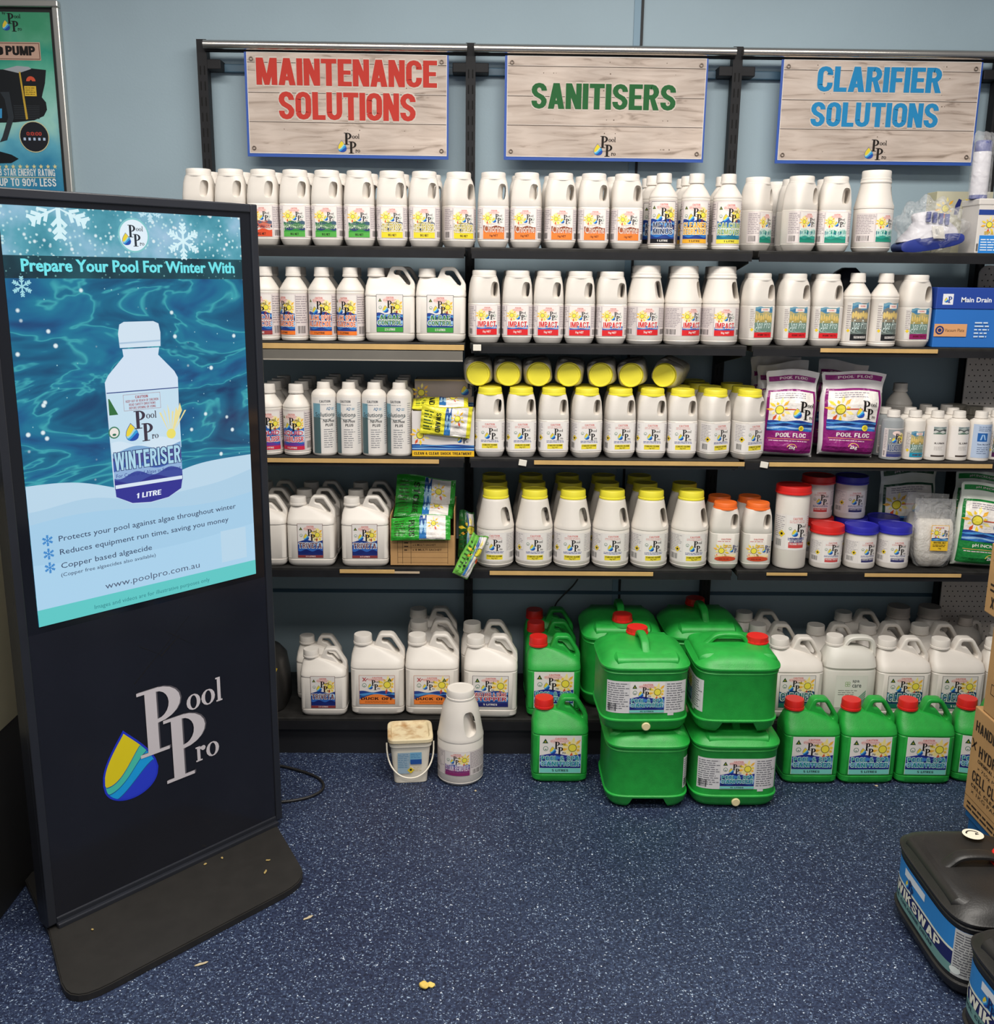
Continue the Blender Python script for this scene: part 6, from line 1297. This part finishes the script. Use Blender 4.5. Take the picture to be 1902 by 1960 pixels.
# --- opened carton of green sachets
CX = (AT(747, 1050, Y=-.40).x+AT(870, 1050, Y=-.40).x)/2; CWd = AT(870, 1050, Y=-.40).x-AT(747, 1050, Y=-.40).x
t = thing('open_carton', 'opened brown cardboard carton holding green sachets on the fourth shelf', 'box', (CX, -.400, Z4+.001)); th = .003
quick('carton_body', [(-CWd/2, CWd/2, 0, th, 0, .108), (-CWd/2, -CWd/2+th, th, .20, 0, .175), (CWd/2-th, CWd/2, th, .20, 0, .195), (-CWd/2, CWd/2, .20-th, .20, 0, .20), (-CWd/2, CWd/2, 0, .20, 0, th)], CARD, t)
a = Art()
for z in (.012, .030, .048, .066, .086): a.rect(-.085, z, .085, z+.0008, '#5f4326', 0)
for x in (-.085, -.068, -.040, .085): a.rect(x, .008, x+.0012, .104, '#3c2a18', 0)
a.lines(-.062, .050, -.044, .10, 4, '#4a3420', 1, .35); a.text('4L ALGAECIDE WINTER', -.034, .089, .075, .096, '#4a3420', 1, .01); a.text('x 6 MULTI SACHET', -.034, .071, .045, .078, '#4a3420', 1, .01); a.text('x 8 MULTI SACHET', -.034, .054, .065, .061, '#4a3420', 1, .01)
a.build('printed_table', INKM, t, lambda u, v, o: Vector((u, -o, v)))
GG_ = '#2f9a30'; gp = 'green sachets in the opened carton'
sachet('top green sachet standing upright at the back of the opened carton', (CX+.000, -.285, Z4+.165), (-.22, .0, .0), .205, .120, GG_, 4, 'STOP', grp=gp, T=.018).rotation_euler = (-.22, .06, 0)
sachet('front green sachet slumped over the carton front edge', (CX-.005, -.420, Z4+.096), (-.50, -.02, 0), .20, .085, GG_, 5, 'PLUS', grp=gp, T=.022)
sachet('middle green sachet folded flat between the front and top ones', (CX, -.370, Z4+.162), (-1.25, .03, 0), .20, .10, '#24802a', 6, 'ALGAE', grp=gp, T=.024)
sachet('green and white sachet leaning over the shelf edge beside the first large jar', (AT(880, 1095, Y=-.42).x, -.462, Z4-.015), (.0, .52, .45), .062, .155, '#6fb84a', 7, 'STOP', grp='loose green sachets', T=.026)
sachet('dark green crumpled sachet standing behind the leaning one', (AT(890, 1060, Y=-.35).x, -.300, Z4+.004), (-.05, .04, .3), .055, .165, '#1f5c2a', 8, 'STOP', grp='loose green sachets', T=.03)

# --- top shelf right: wrapped brushes and boxes
NAVY = mat('navy_plastic', '#2b3a8a', .35, noise=.06); PW_ = mat('pale_plastic', '#d9d6dc', .4)
def crumple(bm, amt, sc_, seed):
    from mathutils import noise
    bm.normal_update()
    for v in bm.verts: v.co += v.normal*amt*noise.noise(v.co*sc_+Vector((seed, 0, 0)))
def ball(bm, sx, sy, sz, c, sub=4):
    r = bmesh.ops.create_icosphere(bm, subdivisions=sub, radius=1)
    for v in r['verts']: v.co = Vector((v.co.x*sx+c[0], v.co.y*sy+c[1], v.co.z*sz+c[2]))
p = AT(1796, 482, Y=-.40)
t = thing('vacuum_head', 'blue and white pool vacuum head sealed in clear plastic on the top shelf', 'cleaning head', (p.x, -.315, Z1))
bm = bmesh.new(); _l(bm, [(-.050, .098, .016, 3, 0, .030), (-.048, .102, .022, 3, 0, .032), (.040, .102, .022, 3, 0, .032), (.045, .098, .016, 3, 0, .030)], 40, axis='Y')
bmesh.ops.rotate(bm, verts=bm.verts[:], matrix=Matrix.Rotation(-.17, 3, 'Y')); mesh_obj('brush_base', bm, NAVY, t, smooth=35)
bm = bmesh.new(); loft(bm, [(.050, .098, .050, 3, .0), (.065, .090, .048, 2.6, .005), (.085, .068, .040, 2.4, .010), (.105, .045, .030, 2.2, .004), (.125, .040, .026, 2.2, -.004), (.132, .034, .022, 2.2, -.004)], 40)
bmesh.ops.rotate(bm, verts=bm.verts[:], matrix=Matrix.Rotation(-.17, 3, 'Y')); mesh_obj('shell', bm, PW_, t, smooth=40)
bm = bmesh.new()
for i in range(4): box(bm, -.030+.020*i, -.018+.020*i, -.046, -.030, .096-.003*i, .128-.002*i, bev=.002)
mesh_obj('swivel_ribs', bm, NAVY, t, smooth=40)
a = Art(); a.rect(-.018, 0, .020, .040, '#e3ded4', 0); a.bars(-.008, .012, .006, .030, '#8a8a8a', 1, 6); a.build('price_tag', INK, t, lambda u, v, o: Vector((u+.008+v*-.25, -.058-o, v*.96+.045)))
bm = bmesh.new(); ball(bm, .112, .075, .088, (0, 0, .082), 5); crumple(bm, .030, 26, 2); crumple(bm, .008, 70, 5)
for v in bm.verts: v.co.z = max(v.co.z, .002)
mesh_obj('clear_wrap', bm, CLR, t, smooth=70)
p = AT(1880, 375, Y=-.36)
t = thing('boxed_kit', 'white and blue boxed kit with sun label at the far right of the top shelf', 'box', (AT(1902, 430, Y=-.38).x, -.385, Z1+.0005))
BXW = .150; quick('carton_body', [(-.055, BXW, 0, .12, 0, .150)], mat('box_white', '#d8d2cc', .5), t, bev=.002); quick('lid_band', [(-.058, BXW, -.002, .122, .148, .168)], mat('box_white', '#d8d2cc', .5), t, bev=.003)
a = Art(); a.rect(-.055, .118, .15, .134, '#23408f', 0); a.rect(-.045, .0, .15, .055, '#2f86d8', 0); a.sun(-.018, .088, .009, 2); a.text('SPA KIT', -.032, .058, .03, .068, '#d8b52a', 3, .02); a.lines(-.040, .006, .02, .046, 5, '#e3eef8', 3, .4); a.bars(-.053, .006, -.046, .03, K, 3, 6)
a.build('front_print', INK, t, lambda u, v, o: Vector((u, -.0005-o, v)))
t = thing('brush_tube', 'white tube with blue ends in clear plastic standing on the boxed kit', 'brush', (AT(1879, 320, Y=-.34).x, -.335, Z1+.169)); bm = bmesh.new(); lathe(bm, [(.026, .012), (.0265, .014), (.0265, .142), (.026, .144)], 36); mesh_obj('tube_body', bm, PW_, t, smooth=35)
bm = bmesh.new(); lathe(bm, [(.0255, .0), (.0270, .002), (.0270, .012), (.024, .013)], 36); lathe(bm, [(.024, .143), (.0255, .145), (.0255, .172), (.022, .178)], 36); mesh_obj('tube_ends', bm, NAVY, t, smooth=35)
bm = bmesh.new(); loft(bm, [(.001, .030, .030), (.02, .032, .031), (.15, .031, .031), (.18, .034, .026), (.20, .030, .012), (.205, .024, .004)], 36); crumple(bm, .006, 60, 1)
for v in bm.verts: v.co.z = max(v.co.z, .0005)
mesh_obj('clear_wrap', bm, CLR, t, smooth=70)
t = thing('sun_label_box', 'pale yellow box with sun print at the back of the top shelf', 'box', (AT(1838, 350, Y=-.17).x, -.170, Z1+.0005), 0); quick('carton_body', [(-.075, .115, 0, .08, 0, .205)], mat('box_pale', '#cfc9a4', .5), t, bev=.002)
a = Art(); a.rect(-.075, 0, .115, .205, '#c9c5ac', 0); a.sun(-.042, .150, .012, 1); a.poly([(-.012, .130), (.002, .130), (.010, .178), (.0, .182), (-.010, .160)], '#232f7a', 3); a.sun(.055, .165, .012, 1); a.rect(-.03, .150, .09, .153, '#8a7a3a', 2); a.build('front_print', INK, t, lambda u, v, o: Vector((u, -.0005-o, v)))
# blue box on the second shelf
x0 = AT(1790, 600, Y=-.405).x
t = thing('main_drain_box', 'long blue box at the right end of the second shelf', 'box', (x0, -.405, Z2+.0005)); quick('carton_body', [(0, .40, 0, .16, 0, .122)], mat('box_blue', '#2a6fc0', .4), t, bev=.002); quick('lid', [(-.002, .402, -.002, .162, .122, .190)], mat('box_dark_blue', '#26469c', .4), t, bev=.002)
a = Art(); a.rect(.0, .124, .40, .188, '#26469c', 0); a.rect(.018, .136, .052, .170, '#e8e8ec', 1); a.drop(.030, .148, .006, 2); a.P(.034, .142, .020, '#26469c', 5); a.text('Main Drain', .078, .144, .176, .160, '#eef0f4', 1, .02)
a.rect(.0, .035, .106, .075, '#d9a070', 1); a.disc(.018, .055, .014, '#26306a', 2); a.disc(.018, .055, .009, '#d9a070', 3); a.disc(.018, .055, .006, '#26306a', 4); a.text('Vacuum Plate', .035, .050, .098, .060, '#4a3a2c', 2, .0); a.lines(.13, .030, .19, .085, 5, '#c8dcf0', 1, .4)
a.build('front_print', INK, t, lambda u, v, o: Vector((u, -.0022-o, v)))
# perforated white panels seen past the last post
def perf(px0, py0, py1, Yc, lab, z0, w=.30, round_=.03):
    x0 = AT(px0, py0, Y=Yc).x; zt = AT(px0+10, py0, Y=Yc).z; H = zt-z0
    t = thing('perforated_panel', lab, 'panel', (x0, Yc, z0)); bm = bmesh.new(); P = [(0, 0), (w, 0), (w, H)]+[(round_-round_*math.sin(q*PI/12), H-round_+round_*math.cos(q*PI/12)) for q in range(7)]
    f = bm.faces.new([bm.verts.new((x, 0, z)) for x, z in P]); r = bmesh.ops.extrude_face_region(bm, geom=[f]); bmesh.ops.translate(bm, verts=[q for q in r['geom'] if isinstance(q, bmesh.types.BMVert)], vec=(0, .006, 0)); mesh_obj('board', bm, mat('white_board', '#c9c0b8', .5, noise=.05), t)
    a = Art()
    for i in range(int(w/.020)):
        for j in range(int(H/.020)):
            x = .012+.020*i+(.010 if j % 2 else 0); z = .012+.020*j
            if x+z*0 > .008 and not (x < round_ and z > H-round_): a.disc(x, z, .0026, '#2a2624', 0, n=8)
    a.build('perforations', INKM, t, lambda u, v, o: Vector((u, -o-.0003, v)))
perf(1853, 672, 0, -.07, 'white perforated panel behind the small bottles on the third shelf', Z3+.001)
perf(1876, 508, 0, -.10, 'white perforated panel corner above the blue box', Z2+.001, .25)
perf(1862, 893, 0, -.10, 'white perforated panel behind the green pouches on the fourth shelf', Z4+.001, .25, .01)
perf(1805, 1102, 0, -.045, 'white perforated panel behind the grey round jug on the bottom shelf', Z5+.001, .35, .004)

# --- cartons at the right edge
def carton(lab, x, y0, y1, z0, z1, art, w=.38, nm='carton'):
    t = thing(nm, lab, 'box', (x, y0, z0), group='cardboard cartons stacked at the right edge'); L_ = y1-y0
    quick('carton_body', [(0, w, 0, L_, 0, z1-z0)], CARD, t, bev=.003); quick('packing_tape', [(w*.44, w*.56, -.0006, L_+.0006, z1-z0-.03, z1-z0+.0008)], mat('packing_tape', '#a98352', .25), t)
    if art: art.build('printed_lettering', INKM, t, lambda u, v, o: Vector((-o-.0003, L_-u, v)))
t = thing('blue_crate', 'blue crate on the floor beneath the lowest carton, right edge', 'crate', (1.446, -1.47, 0)); quick('crate_body', [(0, .34, 0, .36, 0, .170)], mat('blue_crate_plastic', '#1f5f9a', .5, noise=.1), t, bev=.01); quick('crate_rim', [(-.006, .346, -.006, .366, .158, .180)], mat('blue_crate_plastic', '#1f5f9a', .5), t, bev=.004)
BRN = '#2c1f16'
a = Art(); a.text('HANDLE', .018, .245, .150, .275, BRN, 0, .02); a.text('HYDRO', .050, .180, .170, .212, BRN, 0, .02); a.text('CHEMICAL 4 PACK', .050, .162, .20, .172, BRN, 0); a.text('x 750g PACK', .052, .140, .20, .152, BRN, 0)
a.text('CELL CLEANER', .030, .100, .26, .132, BRN, 0, .02); a.text('CELL CLEANER', .030, .082, .22, .092, BRN, 0); a.text('x 1KG PACK', .034, .064, .20, .075, BRN, 0); a.rect(.0, .044, .36, .0455, '#6a4a2c', 0); a.lines(.02, .008, .32, .036, 2, BRN, 0, .45)
a.poly([(.006, .190), (.012, .190), (.034, .212), (.030, .216)], BRN, 0); a.poly([(.006, .216), (.012, .218), (.034, .190), (.028, .188)], BRN, 0)
carton('lowest printed cardboard carton at the right edge, on the blue crate', 1.434, -1.46, -1.100, .182, .492, a)
b_ = Art(); b_.frame(.03, .06, .055, .09, .002, BRN, 0); b_.frame(.03, .15, .055, .18, .002, BRN, 0); b_.text('X', .02, .215, .045, .250, BRN, 0); b_.lines(.07, .05, .25, .20, 5, BRN, 0, .3)
carton('middle cardboard carton at the right edge, printed with small squares', 1.438, -1.46, -1.132, .493, .772, b_)
c_ = Art(); c_.text('X', .03, .02, .05, .05, BRN, 0); c_.lines(.02, .06, .2, .09, 2, BRN, 0, .4); c_.lines(.02, .14, .2, .18, 2, BRN, 0, .4)
carton('topmost cardboard carton at the right edge', 1.418, -1.46, -1.110, .773, .965, c_)

# --- black drums at the lower right
def kwik(W):
    a = Art(); h = .120; a.rect(-W, 0, W, h, '#2f86cf', 0)
    a.band(-W, W*.80, lambda x: .0, lambda x: .060-.10*(x)**2*1.2+.006, '#e6ead8', 1, 24); a.band(-W, W*.80, lambda x: .0, lambda x: .060-.12*(x)**2, '#1d2560', 2, 24); a.band(-W, W*.80, lambda x: 0, lambda x: .026-.02*(x), '#6f9a94', 3, 24)
    a.text('KWIKSWAP', -.185, .030, .115, .056, '#f0eeda', 6, .02); a.text('POOL CHLORINE DRUM', -.18, .012, .08, .021, '#2a3f4a', 6, .01); a.disc(.170, .014, .014, '#e6ece6', 6, ry=.009)
    a.rect(-.10, .092, .02, .112, '#dfe6ec', 4); a.drop(-.08, .072, .009, 4); a.P(-.072, .070, .026, '#16245a', 7); a.P(-.060, .058, .026, '#16245a', 7)
    a.rect(W*.80, 0, W+.16, h, '#c9c9c6', 4); a.lines(W*.82, .006, W+.15, h-.006, 16, '#6a6a6e', 5, .45, .1)
    return a
KW, KD, KH = .40, .275, .245
KA = kwik(.20)
def bdrum(lab, x, y, rz):
    t = drum('drum', lab, (x, y, 0), rz, BLACKP, KW, KD, KH, 'drum', KA, RCAP, 'black drums at the lower right', lz=.235, tap=False, key='k'); return t
bdrum('black drum with blue label, lower right, nearer the cartons', 1.287, -1.490, -PI/2)
t = drum('drum', 'black drum with blue label cut off at the lower right corner', (1.272, -1.935, 0), -PI/2+.08, BLACKP, KW, KD, .275, 'drum', KA, RCAP, 'black drums at the lower right', lz=.28, tap=False, key='k2')
s_ = thing('round_sticker', 'round white worn sticker on top of the rear black drum', 'sticker', (1.325, -1.375, KH+.012)); a = Art(); a.disc(0, 0, .026, '#e6e0cc', 0, n=28); a.arc(0, 0, .014, .018, .3, 3.0, '#2a2622', 1); a.poly([(.004, -.004), (.016, -.002), (.008, .006)], '#2a2622', 1)
# --- odds and ends
t = thing('power_cable', 'black power cable looping across the floor behind the display stand', 'cable', (0, 0, 0)); bm = bmesh.new()
sweep(bm, smoothpath([(-.76, -.54, .006), (-.66, -.520, .006), (-.56, -.565, .006), (-.48, -.62, .006), (-.455, -.69, .006), (-.49, -.745, .006), (-.56, -.775, .006), (-.622, -.780, .006)], 3), .0045, .0045, 8, up=Vector((0, 0, 1)), n=2); mesh_obj('cord', bm, BLACKP, t, smooth=60)
t = thing('equipment_case', 'black moulded equipment case on the bottom shelf behind the display stand', 'case', (-.745, -.30, Z5+.001)); bm = bmesh.new(); loft(bm, [(0, .10, .10, 5), (.01, .105, .105, 5), (.10, .105, .105, 4), (.17, .095, .095, 4), (.20, .075, .085, 3), (.205, .065, .08, 3)], 36); mesh_obj('shell', bm, BLACKP, t, smooth=40)
a = Art(); a.poly([(0, 0), (.014, .004), (.022, .016), (.026, -.004), (.034, .016), (.026, .020), (.024, .010), (.018, .022), (.002, .010)], '#d9b62e', 0); a.build('yellow_mark', INK, t, lambda u, v, o: Vector((u+.055, -.103-o, v+.150)))
t = thing('wall_cable', 'thin black cable hanging on the wall behind the green cans', 'cable', (0, 0, 0)); bm = bmesh.new(); sweep(bm, smoothpath([(.455, .02, .60), (.42, .02, .50), (.36, .02, .44), (.33, .02, .40), (.32, .02, .30)], 3), .003, .003, 8, n=2); mesh_obj('cord', bm, BLACKP, t, smooth=60)
t = thing('dark_bracket_lamp', 'dark plastic fitting under the top shelf in the right bay', 'fitting', (AT(1620, 512, Y=-.15).x, -.13, Z2+.001)); bm = bmesh.new(); loft(bm, [(.0, .05, .05, 3), (.20, .048, .05, 3), (.235, .04, .045, 3, .01), (.25, .02, .03, 3, .015)], 28); mesh_obj('fitting_body', bm, mat('dark_navy_plastic', (.03, .035, .06), .4), t, smooth=40)
def crumb(x, y, z, r, c, lab, nm='crumb', cat='debris', sx=1, rz=0):
    bm = bmesh.new(); ball(bm, r*sx, r, r*.55, (0, 0, 0), 3); crumple(bm, r*.5, 1/r*.9, x*9); mz = min(v.co.z for v in bm.verts)
    for v in bm.verts: v.co.z -= mz
    o = mesh_obj(nm, bm, mat('bit_'+c[1:], c, .8), None, smooth=60); o.location = (x, y, z); o.rotation_euler = (0, 0, rz); return tag(o, lab, cat, 'bits of debris')
crumb(-.075, -1.632, 0, .0115, '#d9b95a', 'larger yellow crumb on the floor near the bottom of the photo'); crumb(-.060, -1.628, 0, .0085, '#e0c468', 'smaller yellow crumb touching the larger one')
def kb(u, n): d = Vector((math.cos(math.radians(47.723)), math.sin(math.radians(47.723)))); q = Vector((d.y, -d.x)); return (-1.0388+d.x*u+q.x*n, -1.4464+d.y*u+q.y*n)
for px, py, sx, rz, lab in ((393, 1655, 1.6, .8, 'leftmost dry leaf bit on the stand base'), (425, 1643, 1.6, 2, 'dry leaf bit near the middle of the stand base'), (508, 1670, 3.2, 1.5, 'long curled leaf bit at the right of the stand base'), (513, 1648, 2, .3, 'small leaf bit near the right edge of the stand base'), (177, 1781, 1, 0, 'tiny pale speck at the left of the stand base')):
    p = AT(px, py, Z=.0202); crumb(p.x, p.y, .0202, .0032, '#a08a54', lab, 'leaf_bit', 'debris', sx, rz)
for px, py, sx, rz, lab in ((385, 1847, 4.5, .5, 'thin straw on the floor in front of the stand base'), (590, 1758, 4, .7, 'short straw on the floor right of the stand base'), (1677, 1505, 1.5, 0, 'pale chip on the floor in front of the green cans'), (910, 1515, 1.2, 0, 'pale chip on the floor beside the large jug')):
    p = AT(px, py, Z=0); crumb(p.x, p.y, 0, .0038, '#b8a98a', lab, 'floor_scrap', 'debris', sx, rz)
o = a0 = None
a = Art(); a.disc(0, 0, .026, '#e6e0cc', 0, n=28); a.arc(0, 0, .014, .018, .3, 3.0, '#2a2622', 1); a.poly([(.004, -.004), (.016, -.002), (.008, .006)], '#2a2622', 1)
a.build('sticker_face', INKM, s_, lambda u, v, o: Vector((u, v, o)))

FIXED += [(cxb-.104, cxb+.104, -.41, -.28, Z3+.0005), (AT(850, 720, Y=-.27).x-.101, AT(850, 720, Y=-.27).x+.101, -.271, -.149, Z3+.0005), (AT(1790, 600, Y=-.405).x-.003, 2, -.41, -.24, Z2+.0005), (.40, .71, -.37, -.06, Z5)]
relax()
